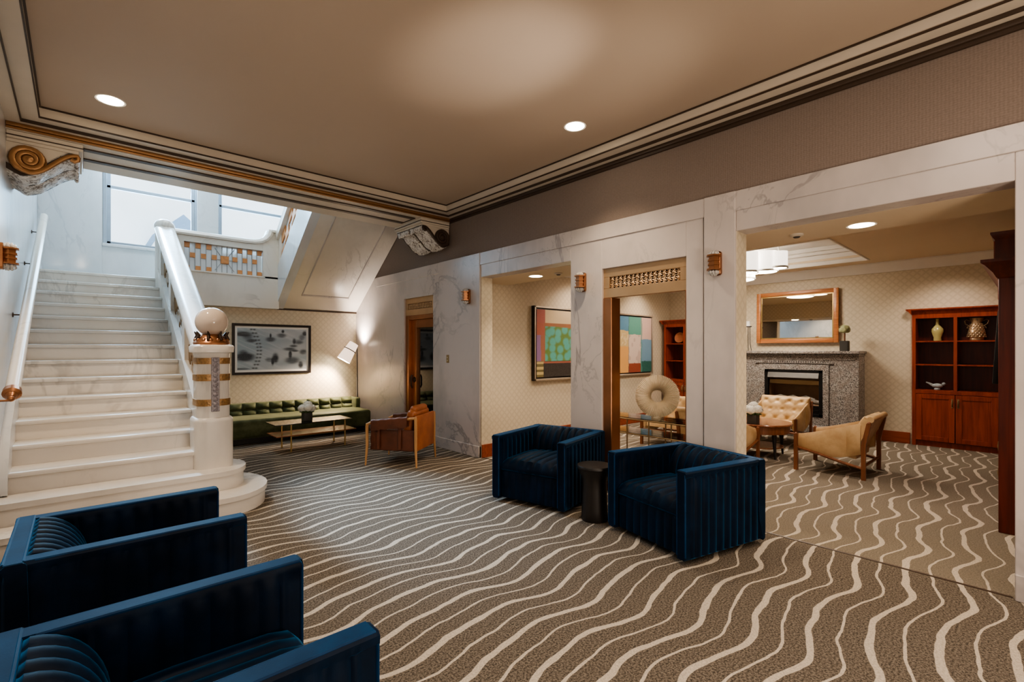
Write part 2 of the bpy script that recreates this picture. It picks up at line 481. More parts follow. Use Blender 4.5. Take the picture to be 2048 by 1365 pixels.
    for d, z0, z1 in ((.10, 3.18, 3.25), (.06, 3.12, 3.18), (.03, LZ - .012, LZ + .06)):
        for a in ((tx0, tx0 + d, ty0, ty1), (tx1 - d, tx1, ty0, ty1), (tx0, tx1, ty0, ty0 + d), (tx0, tx1, ty1 - d, ty1)): box(bm, *a, z0, z1, .008, 1)
    struct('ceiling_tray', bm, M['white_plaster'])
    bm = BM(); box(bm, XT, 5.0, LY0, LY1, ZO, LZ + .1); struct('ceiling_bulkhead', bm, M['ceil2'])
    bm = BM(); box(bm, 5.0, 5.006, LY0, LY1, ZO, LZ); struct('wall_lounge_front', bm, M['wallpaper'])
    bm = BM()
    pr = [(0, 2.79), (.03, 2.79), (.05, 2.83), (.10, 2.88), (.13, 2.93), (.13, 2.95), (0, 2.95)]
    prism(bm, [(LX - p, z) for p, z in pr], 'y', LY0, LY1)
    prism(bm, [(LY1 - p, z) for p, z in pr], 'x', 5.0, LX); prism(bm, [(LY0 + p, z) for p, z in pr], 'x', 5.0, LX)
    struct('trim_9', bm, M['white_plaster'])
    bm = BM(); box(bm, XT, LX, LY1 - .02, LY1, 0, .18, .004, 1); box(bm, XR + .006, XT, 5.228, 5.246, 0, .18); struct('baseboard_left', bm, M['basewood'])
    bm = BM(); box(bm, LX - .02, LX, 1.42, 2.0, 0, .18, .004, 1); box(bm, LX - .02, LX, 4.2, LY1, 0, .18, .004, 1); box(bm, LX - .02, LX, LY0, .36, 0, .18); struct('baseboard_back', bm, M['basewood'])
    # bronze doorway between lobby and fireplace room
    bm = BM()
    box(bm, XR + .02, XT - .02, 3.06, 3.17, 0, 2.06, .006, 1)
    box(bm, XR + .02, XT - .02, 2.21, 2.23, 0, 2.06, .004, 1)
    dr = struct('door_1', bm, M['bronze'])
    def transom(parent, y0, y1, z0, z1, x, mat):
        bm = BM(); gy0, gy1, gz0, gz1 = y0 + .075, y1 - .075, z0 + .10, z1 - .09
        for a in ((y0, y1, z0, gz0), (y0, y1, gz1, z1), (y0, gy0, gz0, gz1), (gy1, y1, gz0, gz1)): box(bm, x, x + .07, *a, .002, 1)
        obj('transom_panel', bm, mat, parent)
        bm = BM(); box(bm, x + .045, x + .06, gy0, gy1, gz0, gz1); obj('grille_recess', bm, M['bronze_dark'], parent)
        bm = BM(); n = max(4, round((gy1 - gy0) / .052)); s = (gy1 - gy0) / n; hz = (gz1 - gz0) / 2
        for i in range(n):
            yc = gy0 + (i + .5) * s
            for zc in (gz0 + hz / 2, gz0 + 1.5 * hz):
                for k in range(4):
                    a = k * pi / 4 + pi / 8
                    dy, dz = cos(a) * s * .55, sin(a) * hz * .55
                    tube(bm, [(x + .022, yc - dy, zc - dz), (x + .022, yc + dy, zc + dz)], .0055, 5)
                if (i + (zc > gz0 + hz)) % 2 == 0: lathe(bm, [(0, .014), (.014, .010), (.021, 0)], 8, mat=Matrix.Translation((x + .022, yc, zc)) @ Matrix.Rotation(-pi / 2, 4, 'Y'))
        for z in (gz0, gz0 + hz, gz1): tube(bm, [(x + .02, gy0, z), (x + .02, gy1, z)], .004, 4)
        obj('grille', bm, M['bronze_pale'], parent)
    transom(dr, 2.21, 3.17, 2.06, 2.37, XR + .03, M['bronze_pale'])
    # bronze lift door with dark mirror glass
    bm = BM()
    for a in ((7.27, 7.38, 0, 2.09), (6.47, 6.50, 0, 2.09), (6.50, 7.27, 2.02, 2.09)): box(bm, XR + .03, XT, *a, .005, 1)
    for a in ((7.12, 7.27, 0, 2.02), (6.50, 7.12, 1.88, 2.02), (6.50, 7.12, 0, .12)): box(bm, XR + .09, XT, *a, .005, 1)
    d2 = struct('door_2', bm, M['bronze'])
    transom(d2, 6.47, 7.38, 2.09, 2.38, XR + .03, M['bronze_pale'])
    bm = BM(); box(bm, XR + .13, XT, 6.50, 7.12, .12, 1.88); obj('dark_pane', bm, M['darkglass'], d2)
    bm = BM(); tube(bm, [(XR + .05, 7.19, .86), (XR + .03, 7.19, .9), (XR + .03, 7.19, 1.04), (XR + .05, 7.19, 1.08)], .014, 8)
    lathe(bm, [(0, 0), (.05, .0), (.045, .012), (0, .016)], 14, mat=Matrix.Translation((XR + .09, 7.19, 1.0)) @ Matrix.Rotation(-pi / 2, 4, 'Y')); obj('handle', bm, M['bronze_dark'], d2)
setting()

# ------------------------------------------------------------------ staircase
def zn(y): return ZL - (YL - y) * RISE / TREAD     # nosing line

def bullnose(x0, x1, y, yend, cx, cy, rx, ry, z0, z1, lip):
    """outline of a curtail step: straight front, elliptical right end"""
    pts = [(x0, yend), (x0, y - lip)]
    n = 14
    for i in range(n + 1):
        a = -pi / 2 + pi * i / n * .93
        pts.append((cx + (rx + lip) * cos(a), cy + (ry + lip) * sin(a)))
    pts.append((x1, yend))
    return pts

def staircase():
    st = thing('staircase', 'white marble staircase rising to a landing under tall windows', 'staircase', (0, 0, 0))
    for k in range(1, 16):
        yf = YL - (15 - k) * TREAD; z1 = k * RISE; z0 = z1 - RISE
        bm = BM()
        if k <= 2:
            cx, cy = 1.0, yf + (.56 if k == 1 else .36)
            rx, ry = (.45, .56) if k == 1 else (.285, .36)
            ye = 5.95
            prism(bm, bullnose(XL + .01, 1.0, yf + .02, ye, cx, cy, rx - .02, ry - .02, 0, 0, 0), 'z', z0, z1 - .045)
            p = bullnose(XL + .01, 1.0, yf + .02, ye, cx, cy, rx - .02, ry - .02, 0, 0, .02)
            prism(bm, p, 'z', z1 - .045, z1)
        else:
            xe = 1.04 if k == 3 else SX1
            yb = yf + TREAD + .04 if k < 15 else YW
            box(bm, SX0, SX1, yf + .025, yb, max(0, z0 - .02), z1 - .04, 0)
            box(bm, SX0, xe if k == 3 else SX1, yf, yf + (.10 if k == 3 else TREAD + .02) if k < 15 else YW, z1 - .042, z1, .012, 2)
            if k == 3: box(bm, SX0, SX1, yf + .088, yf + TREAD + .02, z1 - .042, z1 - .0005)
        obj('step', bm, M['marble_white'], st)
    # skirting against the left wall
    bm = BM()
    y0, y1 = YL - 14 * TREAD - .05, YL
    prism(bm, [(y0 + .6, .36), (y0 + .6, zn(y0 + .6) + .02), (y0 + .85, zn(y0 + .85) + .21), (y1, ZL + .21), (YW, ZL + .21), (YW, ZL - .1), (y1, ZL - .3)], 'x', XL, SX0 + .004)
    obj('wall_stringer', bm, M['marble_cool'], st)
    # right stringer: side wall down to the floor, with sloping top
    bm = BM()
    prism(bm, [(5.75, 0), (5.75, zn(5.75) + .16), (9.12, zn(9.12) + .16), (9.12, 0)], 'x', SX1, 1.10)
    obj('stringer', bm, M['marble_white'], st)
    # posts between mosaic panels and the sloping coping
    spans = [(5.86, 6.72), (6.90, 7.84), (8.02, 8.88)]
    def slab(y0, y1, s0, s1, x0, x1, bm): prism(bm, [(y0, zn(y0) + s0), (y1, zn(y1) + s0), (y1, zn(y1) + s1), (y0, zn(y0) + s1)], 'x', x0, x1)
    bm = BM()
    for a, b_ in ((5.75, 5.86), (6.72, 6.90), (7.84, 8.02), (8.88, 9.12)): slab(a, b_, .15, .74, .925, 1.085, bm)
    slab(5.75, 9.12, .70, .745, .915, 1.095, bm)
    obj('balustrade_frame', bm, M['marble_white'], st)
    for a, b_ in spans:
        bm = BM(); n = 9
        for i in range(n):
            ya = a + (b_ - a) * i / n; yb = a + (b_ - a) * (i + 1) / n
            hs = [.15, .25, .34, .43, .52, .61, .70]
            for j in range(6):
                slab(ya + .007, yb - .007, hs[j], hs[j + 1], .99, 1.02, bm) if (i + j) % 3 == 1 else None
            slab(ya - .005, ya + .007, .15, .70, .975, 1.035, bm)
        for f in bm.faces: f.material_index = 0
        n0 = len(bm.faces)
        for i in range(n):
            ya = a + (b_ - a) * i / n; yb = a + (b_ - a) * (i + 1) / n
            hs = [.15, .25, .34, .43, .52, .61, .70]
            for j in range(6):
                if (i + j) % 3 != 1: slab(ya + .004, yb - .004, hs[j], hs[j + 1], .965, 1.03, bm)
        bm.faces.ensure_lookup_table()
        for f in bm.faces[n0:]: f.material_index = 1
        obj('mosaic_panel', bm, [M['milkglass'], M['gold_mosaic']], st)
    bm = BM()
    loops = []
    for y in (5.72, 6.5, 7.5, 8.5, 9.0, 9.14):
        z = zn(y) + .74
        loops.append([(x, y, z + dz) for x, dz in ((.875, 0), (.87, .045), (.89, .085), (.94, .108), (1.06, .108), (1.11, .085), (1.13, .045), (1.125, 0))])
    loft(bm, loops)
    obj('coping', bm, M['marble_white'], st)
    # post with domed top where the coping meets the landing
    bm = BM(); lathe(bm, [(.12, 2.45), (.12, 3.36), (.135, 3.38), (.135, 3.44), (.11, 3.49), (.06, 3.52), (0, 3.53)], 20, (1.0, 9.13, 0)); obj('landing_post', bm, M['marble_white'], st)
    # landing slab with fascia, balustrade wall with mosaic opening
    bm = BM()
    box(bm, SX1 + .01, XR, YL + .06, YW, 2.46, ZL)
    prism(bm, [(1.0, 2.235), (2.66, 2.235), (2.66, ZL + .18), (1.0, ZL + .18)], 'y', YL, YL + .19)
    box(bm, 1.0, 1.25, YL, YL + .19, ZL + .15, 3.33); box(bm, 2.40, 2.66, YL, YL + .19, ZL + .15, 3.36)
    box(bm, 1.25, 2.40, YL, YL + .19, 3.235, 3.33)
    box(bm, 1.22, 2.43, YL - .012, YL + .19, ZL + .155, ZL + .172)
    obj('landing', bm, M['marble_white'], st)
    bm = BM(); x0, x1, z0, z1 = 1.26, 2.395, 2.785, 3.235
    n = 15; s = (x1 - x0) / n; mid = []
    mid0 = n // 2
    for i in range(n):
        xa, xb = x0 + i * s, x0 + (i + 1) * s
        box(bm, xa + .004, xb - .004, YL + .085, YL + .095, z0, z1 - (0 if i % 2 else .0), mi=0)
        box(bm, xa - .005, xa + .005, YL + .07, YL + .11, z0, z1, mi=2)
        c = (i - mid0)
        zs = (z0 + .0, z1 - .085) if i % 2 == 0 else (z0 + .21,)
        if abs(c) >= 2 or c == 0:
            for z in zs: box(bm, xa + .002, xb - .002, YL + .06, YL + .12, z + .004, z + .08, mi=1)
    xc = x0 + (mid0 + .5) * s; zc = z0 + .225
    box(bm, xc - .06, xc + .06, YL + .05, YL + .12, zc - .065, zc + .065, .006, 1, mi=1)
    for k in range(8):
        a = k * pi / 4
        if k % 4 == 2: continue
        tube(bm, [(xc + cos(a) * .06, YL + .07, zc + sin(a) * .06), (xc + cos(a) * .2, YL + .07, zc + max(-.22, min(.22, sin(a) * .26)))], .006, 5, mi=2)
    obj('landing_mosaic_panel', bm, [M['milkglass'], M['orange_tile'], M['lead']], st)
    # coping of the landing sweeping up to the second flight
    bm = BM(); path = [(1.0, 3.33), (2.15, 3.33), (2.27, 3.335), (2.37, 3.36), (2.46, 3.41), (2.53, 3.49), (2.56, 3.57), (2.57, 3.60)]
    loops = []
    for i, (x, z) in enumerate(path):
        a = path[max(0, i - 1)]; b_ = path[min(len(path) - 1, i + 1)]
        t = Vector((b_[0] - a[0], 0, b_[1] - a[1])).normalized(); nrm = Vector((-t.z, 0, t.x))
        prof = [(-.035, 0), (-.045, .03), (-.03, .06), (.0, .085), (.19, .085), (.22, .06), (.235, .03), (.225, 0)]
        loops.append([tuple(Vector((x, YL + dy, z)) + nrm * h) for dy, h in prof])
    loft(bm, loops)
    box(bm, 2.52, 2.64, YL - .05, YL + .24, 3.57, 3.62, .01)
    prism(bm, [(2.2, 3.33), (2.36, 3.36), (2.46, 3.42), (2.55, 3.58), (2.66, 3.6), (2.66, 3.3), (2.3, 3.25)], 'y', YL + .005, YL + .185)
    obj('landing_coping', bm, M['marble_white'], st)
    # newel
    bm = BM()
    nx0, nx1, ny0, ny1 = .845, 1.155, 5.42, 5.80
    def rr(x0, x1, y0, y1, z, r, n=6):
        pts = []
        for cx, cy, a0 in ((x1 - r, y0 + r, -pi / 2), (x1 - r, y1 - r, 0), (x0 + r, y1 - r, pi / 2), (x0 + r, y0 + r, pi)):
            for i in range(n + 1):
                a = a0 + pi / 2 * i / n; pts.append((cx + r * cos(a), cy + r * sin(a), z))
        return pts
    def col(bm, e, r, zs): loft(bm, [rr(nx0 - d, nx1 + d, ny0 - d, ny1 + d, z, r) for z, d in zs])
    col(bm, 0, .10, [(.34, .008), (.34, .012), (.80, .012), (.815, .012), (.835, .002), (.84, -.012), (1.46, -.012), (1.475, -.004), (1.48, .018), (1.535, .022), (1.55, .012), (1.555, 0)])
    nw = obj('newel_post', bm, M['marble_white'], st)
    for za, zb in ((1.365, 1.425), (1.20, 1.265), (.955, 1.02)):
        bm = BM(); col(bm, 0, .10, [(za, -.014), (za, -.006), (zb, -.006), (zb, -.014)]); obj('gold_band', bm, M['gold_mosaic'], nw)
    bm = BM(); box(bm, .965, 1.035, ny0 + .0, ny0 + .02, .90, 1.43, .003, 1)
    for i in range(11):
        lathe(bm, [(.0, .012), (.02, .008), (.026, .0)], 8, mat=Matrix.Translation((1.0, ny0 + .002, .925 + i * .048)) @ Matrix.Rotation(pi / 2, 4, 'X'))
    obj('mosaic_strip', bm, M['silver_mosaic'], nw)
    bm = BM(); c = (1.0, 5.60)
    lathe(bm, [(.0, 1.553), (.155, 1.553), (.16, 1.575), (.145, 1.60), (.12, 1.63), (.10, 1.65), (.085, 1.66), (0, 1.66)], 28, (*c, 0))
    for i in range(14):
        a = 2 * pi * i / 14; sphere(bm, (c[0] + .135 * cos(a), c[1] + .135 * sin(a), 1.598), .022, 8, 6)
    obj('gilded_collar', bm, M['bronze'], nw)
    for i in range(8):
        a = 2 * pi * (i + .5) / 8; bm = BM()
        tube(bm, [(c[0] + .15 * cos(a), c[1] + .15 * sin(a), 1.60), (c[0] + .125 * cos(a), c[1] + .125 * sin(a), 1.65), (c[0] + .15 * cos(a), c[1] + .15 * sin(a), 1.685)], [.012, .016, .006], 6)
        obj('claw', bm, M['bronze_dark'], nw)
    bm = BM(); sphere(bm, (c[0], c[1], 1.785), .145, 36, 22); obj('stone_ball', bm, M['ballstone'], nw)
    # second flight, turning back over the alcove
    up = st
    sl = .735
    def zs(y): return 2.25 + sl * (9.3 - y)
    bm = BM()
    prism(bm, [(9.28, 2.27), (6.83, zs(6.83)), (6.83, zs(6.83) + .25), (9.12, zs(9.12) + .25), (9.28, zs(9.12) + .2)], 'x', 2.66, XR - .002)
    up = obj('upper_flight_soffit', bm, M['marble_white'], up)
    bm = BM()
    def strip(y0, y1, x0, x1): prism(bm, [(y0, zs(y0) - .012), (y1, zs(y1) - .012), (y1, zs(y1) + .02), (y0, zs(y0) + .02)], 'x', x0, x1)
    strip(8.95, 8.975, 3.0, 3.88); strip(7.20, 7.225, 3.0, 3.88); strip(7.2, 8.97, 3.0, 3.02); strip(7.2, 8.97, 3.86, 3.88)
    obj('soffit_moulding', bm, M['marble'], up)
    bm = BM()
    prism(bm, [(9.28, 2.25), (6.83, zs(6.83)), (6.83, zs(6.83) + .62), (9.11, zs(9.11) + .62), (9.28, zs(9.11) + .6)], 'x', 2.64, 2.78)
    obj('stringer', bm, M['marble_cool'], up)
    bm = BM(); n = 12
    for i in range(n):
        ya, yb = 6.83 + (9.0 - 6.83) * i / n, 6.83 + (9.0 - 6.83) * (i + 1) / n
        for j in range(3):
            s0, s1 = .62 + j * .15, .62 + (j + 1) * .15
            prism(bm, [(ya + .006, zs(ya) + s0), (yb - .006, zs(yb) + s0), (yb - .006, zs(yb) + s1), (ya + .006, zs(ya) + s1)], 'x', 2.69 - .02 * ((i + j) % 2), 2.73, mi=(i + j) % 2)
    obj('mosaic_panel', bm, [M['milkglass'], M['orange_tile']], up)
    bm = BM()
    loft(bm, [[(x, y, zs(y) + dz) for x, dz in ((2.61, 1.07), (2.59, 1.15), (2.62, 1.24), (2.80, 1.24), (2.83, 1.15), (2.81, 1.07))] for y in (6.83, 8.0, 9.1)])
    prism(bm, [(9.0, zs(9.0) + .6), (9.12, zs(9.12) + .6), (9.12, zs(9.12) + 1.1), (9.0, zs(9.0) + 1.1)], 'x', 2.65, 2.77)
    obj('coping', bm, M['marble_white'], up)
staircase()

def wall_rail():
    t = thing('wall_handrail', 'pale tubular handrail with bronze brackets on the marble wall beside the stairs', 'handrail', (XL, 5.14, 1.19))
    bm = BM(); p0, p1 = Vector((.10, 0, 0)), Vector((.10, 4.55, 2.25))
    tube(bm, [p0, p0.lerp(p1, .5), p1], .043, 16); sphere(bm, p1, .043, 14, 8)
    obj('rail', bm, M['marble_white'], t)
    bm = BM(); d = (p1 - p0).normalized()
    tube(bm, [p0 + d * .02, p0 - d * .03, p0 - d * .05], [.052, .054, .036], 16); tube(bm, [p0 - d * .05, p0 - d * .085], [.034, .02], 12); sphere(bm, p0 - d * .10, .022, 12, 8)
    tube(bm, [(.0, -.10, -.055), (.10, -.10, -.055)], .008, 8)
    obj('end_cup', bm, M['bronze'], t)
    for f in (.32, .62, .88):
        bm = BM(); p = p0.lerp(p1, f)
        tube(bm, [(0, p.y, p.z - .07), (.06, p.y, p.z - .07), (.10, p.y, p.z - .035)], .007, 8)
        lathe(bm, [(0, .012), (.022, .008), (.026, 0)], 12, mat=Matrix.Translation((0, p.y, p.z - .07)) @ Matrix.Rotation(pi / 2, 4, 'Y'))
        obj('bracket', bm, M['bronze_dark'], t)
wall_rail()

# ------------------------------------------------------------------ scroll brackets under the beam
def scroll_bracket(loc, flip, label):
    """u runs out from the wall, front face at y=0, ornament hangs below z=0"""
    t = thing('scroll_bracket', label, 'bracket', loc, 0, 'scroll brackets under the beam')
    s = -1 if flip else 1
    D = .76
    bm = BM(); box(bm, 0, s * .50, 0, D + .02, -.035, .035, .006, 1); box(bm, 0, s * .47, .01, D, -.065, -.035, .004, 1); obj('top_plate', bm, M['cream'], t)
    bm = BM(); box(bm, 0, s * .505, -.004, .0, -.012, -.002); box(bm, s * .5, s * .504, -.004, D, -.012, -.002); obj('dark_fillet', bm, M['darkline'], t)
    def curve(u):   # lower edge of the S
        return -.10 - .245 * (0.5 + .5 * cos(pi * min(1, max(0, (u - .08) / .40)))) if u > .08 else -.345 + (.08 - u) * .6
    us = [i / 16 * .46 for i in range(17)]
    bm = BM()
    prism(bm, [(s * u, curve(u) + .06) for u in us] + [(s * .46, -.06), (0, -.06)], 'y', .02, D - .01)
    obj('body', bm, M['cream'], t)
    bm = BM(); pts = []
    cx, cz = .142, -.20
    for i in range(46):
        a = -i / 45 * 2.6 * 2 * pi - pi / 2; r = .115 * (1 - i / 45 * .88)
        pts.append((s * (cx + r * cos(a)), 0, cz + r * sin(a)))
    low = []
    for i in range(13):
        f = i / 12; u = .46 - f * (.46 - cx); z = -.09 - (.225) * (.5 - .5 * cos(pi * f))
        low.append((s * u, 0, z))
    end = [(s * (.44 + .028 * cos(a)), 0, -.115 + .028 * sin(a)) for a in (-2.6, -1.6, -.6, .4)]
    path = end + low + pts[1:]
    path = [(x, -.012, z) for x, y, z in path]
    n = len(path); rs = [.020 if i < 18 else .026 * (1 - (i - 18) / n * .6) for i in range(n)]
    tube(bm, path, rs, 8); 
    bmesh.ops.scale(bm, vec=(1, .9, 1), verts=bm.verts)
    lathe(bm, [(0, .02), (.03, .012), (.036, 0)], 14, mat=Matrix.Translation((s * cx, -.01, cz)) @ Matrix.Rotation(pi / 2, 4, 'X'))
    lathe(bm, [(0, .01), (.105, .008), (.115, 0)], 24, mat=Matrix.Translation((s * cx, .012, cz)) @ Matrix.Rotation(pi / 2, 4, 'X'))
    obj('volute', bm, M['goldmould'] if not flip else M['darkline'], t)
    for k in range(2):
        y0, y1 = .03 + k * .37, .37 + k * .37
        bm = BM(); loops = []
        for i in range(21):
            u = i / 20 * .47; zz = curve(u) + .006 * sin(i * 1.3)
            L = []
            for j in range(13):
                a = pi * j / 12; yy = (y0 + y1) / 2 - (y1 - y0) / 2 * cos(a)
                L.append((s * u, yy, zz - (.055 + .006 * sin(i * 1.7 + j * 2.1)) * sin(a) ** .6 + .03))
            L += [(s * u, y1, min(zz + .08, -.075)), (s * u, y0, min(zz + .08, -.075))]
            loops.append(L)
        loft(bm, loops)
        for i in range(5): sphere(bm, (s * .455, y0 + .04 + i * (y1 - y0 - .08) / 4, -.118), .03, 8, 6, (.7, 1, 1.15))
        obj('acanthus_leaf', bm, M['carved'], t)
    for yy in (.03, .385, .75):
        bm = BM()
        loft(bm, [[(s * u, yy - .012, curve(u) + .0), (s * u, yy + .012, curve(u) + .0), (s * u, yy + .012, curve(u) + .05), (s * u, yy - .012, curve(u) + .05)] for u in us])
        obj('shadow_groove', bm, M['darkline'], t)
    return t
scroll_bracket((XL, YBM0 + .01, 3.385), False, 'scroll bracket with gilded spiral on the left wall above the stairs')
scroll_bracket((XR - .001, YBM0 + .01, 3.385), True, 'dark carved scroll bracket where the beam meets the colonnade wall')

# ------------------------------------------------------------------ blue channel-tufted tub chairs
def tub_chair(label, loc, rot):
    t = thing('tub_chair', label, 'armchair', loc, rot, 'blue velvet tub chairs')
    HW, HD, H, th = .42, .43, .655, .095
    def rib(s, pitch, d): return d * (abs(sin(pi * s / pitch)) ** .55)
    def shell(side):
        bm = BM(); loops = []
        x0, x1 = -HD, HD; n = 96
        for i in range(n + 1):
            x = x0 + (x1 - x0) * i / n
            e = max(0, min(1, (x1 - .05 - x) / .02)) if x > x1 - .07 else 1
            b = rib(x - x0, .078, .016) * e
            bi = b if x > -.22 else 0
            yo, yi = HW - .016, HW - th + .006
            L = [(yo - .012, .035), (yo + b * .8, .05), (yo + b, .12), (yo + b, .58), (yo + b * .6, .612), (yo + .010, .618), (yo + .012, H - .012), (yo, H), (yi + .004, H), (yi - .006, H - .012), (yi - .006, .618), (yi - bi * .6, .61), (yi - bi, .57), (yi - bi, .2), (yi, .035)]
            loops.append([(x, side * y, z) for y, z in L])
        lastn = [(HD + .008, side * (HW - th / 2 + (abs(p[1]) - (HW - th / 2)) * .94), .33 + (p[2] - .33) * .99) for p in loops[-1]]
        loops.append(lastn)
        loft(bm, loops)
        return bm
    for sd in (1, -1):
        o = obj('arm', shell(sd), M['blue'], t)
        bm = BM(); y = sd * (HW - .018); yi = sd * (HW - th + .006)
        for yy in (y, yi): tube(bm, [(-HD + .10, yy, H - .004), (HD - .004, yy, H - .004), (HD + .004, yy, H - .022), (HD + .004, yy, .06)], .0065, 6)
        box(bm, -HD + .068, HD - .004, min(y, yi), max(y, yi), H - .006, H + .002)
        obj('welt', bm, M['bluelit'], o)
    # back: outer ribs, flat top band, inner face rolling forward to the seat
    bm = BM(); loops = []; n = 96
    for i in range(n + 1):
        y = -HW + 2 * HW * i / n
        b = rib(y + HW, .078, .016)
        ins = 1 if abs(y) < HW - th - .005 else 0
        bi = rib(y + HW - th, .081, .022) * ins
        xo = -HD + .016
        if ins:
            inner = [(xo + .05, H), (xo + .058, H - .006)]
            for k in range(11):
                a = (k + .4) / 10.4 * pi / 2
                inner.append((xo + .062 + .172 * sin(a) + bi * sin(a), H - .008 - .235 * (1 - cos(a)) + bi * cos(a)))
            inner += [(xo + .235, .30), (xo + .1, .2)]
        else:
            inner = [(xo + .05, H), (xo + .058, H - .006)] + [(xo + .062 + .0005 * k, .64 - .021 * k) for k in range(11)] + [(xo + .07, .3), (xo + .06, .2)]
        L = [(xo + .012, .035), (xo - b * .8, .05), (xo - b, .12), (xo - b, .58), (xo - b * .6, .612), (xo - .010, .618), (xo - .012, H - .012), (xo, H)] + inner
        loops.append([(x, y, z) for x, z in L])
    loft(bm, loops)
    bk = obj('back', bm, M['blue'], t)
    bm = BM()
    for x in (-HD + .008, -HD + .066): tube(bm, [(x, -HW + .02, H - .002), (x, HW - .02, H - .002)], .0065, 6)
    box(bm, -HD + .01, -HD + .066, -HW + .006, HW - .006, H - .006, H + .002)
    obj('welt', bm, M['bluelit'], bk)
    bm = BM(); loops = []; n = 72
    for i in range(n + 1):
        y = -.322 + .644 * i / n
        b = rib(y + .322, .092, .016) + .022 * cos(y / .322 * pi / 2)
        L = [(-.24, .31), (-.24, .39), (-.20, .405 + b), (0, .412 + b), (.30, .405 + b), (.37, .39 + b), (.405 + b * .3, .36), (.412, .33), (.39, .31)]
        loops.append([(x, y, z) for x, z in L])
    loft(bm, loops); obj('seat', bm, M['blue'], t)
    bm = BM(); loops = []
    for i in range(n + 1):
        y = -.322 + .644 * i / n; b = rib(y + .322, .081, .016)
        loops.append([(x, y, z) for x, z in ((.34, .035), (.385 + b * .8, .045), (.385 + b, .08), (.385 + b, .29), (.38, .315), (.34, .32))])
    loft(bm, loops); obj('front_panel', bm, M['blue'], t)
    bm = BM(); lathe(bm, [(0, 0), (.30, 0), (.30, .03), (.33, .04), (0, .04)], 32); obj('swivel_base', bm, M['black'], t)
    return t
tc = tub_chair('blue velvet tub chair nearest the wide opening, its side to the carpet seam', (3.628, 1.945, 0), 166.5)
dup(tc, 'blue velvet tub chair left of the black drum table, before the framed green painting', (3.585, 3.385, 0), 193.5)
dup(tc, 'blue velvet tub chair beside the bottom marble steps, back to the left wall', (.203, 3.09, 0), 0).scale = (1, .90, 1)
dup(tc, 'blue velvet tub chair cut off by the bottom edge, nearest to the viewer', (.238, 1.71, 0), 0).scale = (1, .90, 1)

def drum_table():
    t = thing('drum_side_table', 'small black drum side table standing between the two blue tub chairs', 'table', (3.40, 2.665, 0))
    bm = BM(); lathe(bm, [(0, .455), (.148, .455), (.155, .462), (.155, .478), (.15, .485), (0, .487)], 40); obj('table_top', bm, M['blackwood'], t)
    bm = BM(); lathe(bm, [(0, .456), (.148, .455), (.140, .43), (.118, .385), (.108, .34), (.108, .28), (.113, .1), (.118, .012), (.112, .0), (0, 0)], 36); obj('pedestal', bm, M['blackwood'], t)
drum_table()

# ------------------------------------------------------------------ cognac leather armchair
def leather_chair():
    t = thing('leather_armchair', 'cognac leather armchair with pale oak legs in front of the dark lift door', 'armchair', (3.255, 5.82, 0), 125.5)
    hx, hy = .34, .315
    for sx, sy, top in ((1, 1, .545), (1, -1, .545), (-1, 1, .645), (-1, -1, .645)):
        bm = BM(); x, y = sx * hx, sy * hy
        tube(bm, [(x + sx * .015, y + sy * .012, 0), (x, y, .25), (x, y, top - .05), (x - sx * .004, y, top)], [.011, .019, .021, .019], 10)
        obj('leg', bm, M['oak'], t)
    for sy in (1, -1):
        bm = BM(); tube(bm, [(hx, sy * hy, .53), (hx - .05, sy * hy, .555), (0, sy * hy, .59), (-hx, sy * hy, .63)], .018, 10)
        rail = obj('arm_rail', bm, M['oak'], t)
        bm = BM(); loops = []
        for i in range(15):
            x = .27 - .50 * i / 14; zc = .568 + (.27 - x) / .50 * .055 + .004 * sin(i * 1.9)
            L = []
            for j in range(9):
                a = pi * j / 8; L.append((x, sy * hy + .034 * cos(a), zc + .03 * sin(a)))
            L.append((x, sy * hy - .036, zc - .10 - .008 * sin(i))); L.append((x, sy * hy - .026, zc - .10 - .008 * sin(i)))
            L.append((x, sy * hy + .0, zc - .0)); L.append((x, sy * hy + .026, zc - .11)); L.append((x, sy * hy + .037, zc - .11))
            loops.append(L)
        loft(bm, loops); obj('arm_sling', bm, M['cognac_dark'], rail)
        bm = BM(); box(bm, -hx + .03, hx - .04, sy * (hy - .035) - .012, sy * (hy - .035) + .012, .20, .47, .01); obj('side_panel', bm, M['cognac_dark'], t)
        for x in (.18, -.12):
            bm = BM(); box(bm, x - .02, x + .02, sy * hy - .006, sy * hy + .008, .22, .52, .003, 1); obj('strap', bm, M['cognac_dark'], t)
    bm = BM(); box(bm, -hx - .012, -hx + .028, -hy + .022, hy - .022, .20, .655, .012, 3); obj('back_panel', bm, M['cognac'], t)
    bm = BM(); box(bm, -hx + .03, hx - .02, -hy + .04, hy - .04, .19, .25, .012); obj('seat_frame', bm, M['cognac_dark'], t)
    bm = BM(); box(bm, -hx + .08, hx + .0, -hy + .05, hy - .05, .26, .40, .045, 4); obj('seat_cushion', bm, M['cognac_dark'], t)
    bm = BM()
    mt = Matrix.Translation((-hx + .13, 0, .545)) @ Matrix.Rotation(R(-14), 4, 'Y')
    box(bm, -.06, .06, -hy + .055, hy - .055, -.18, .18, .05, 4, mat=mt); obj('back_cushion', bm, M['cognac'], t)
    bm = BM(); box(bm, -.05, .05, -.20, .20, -.07, .07, .042, 4, mat=Matrix.Translation((-hx + .10, 0, .70)) @ Matrix.Rotation(R(-20), 4, 'Y')); obj('head_cushion', bm, M['cognac'], t)
leather_chair()

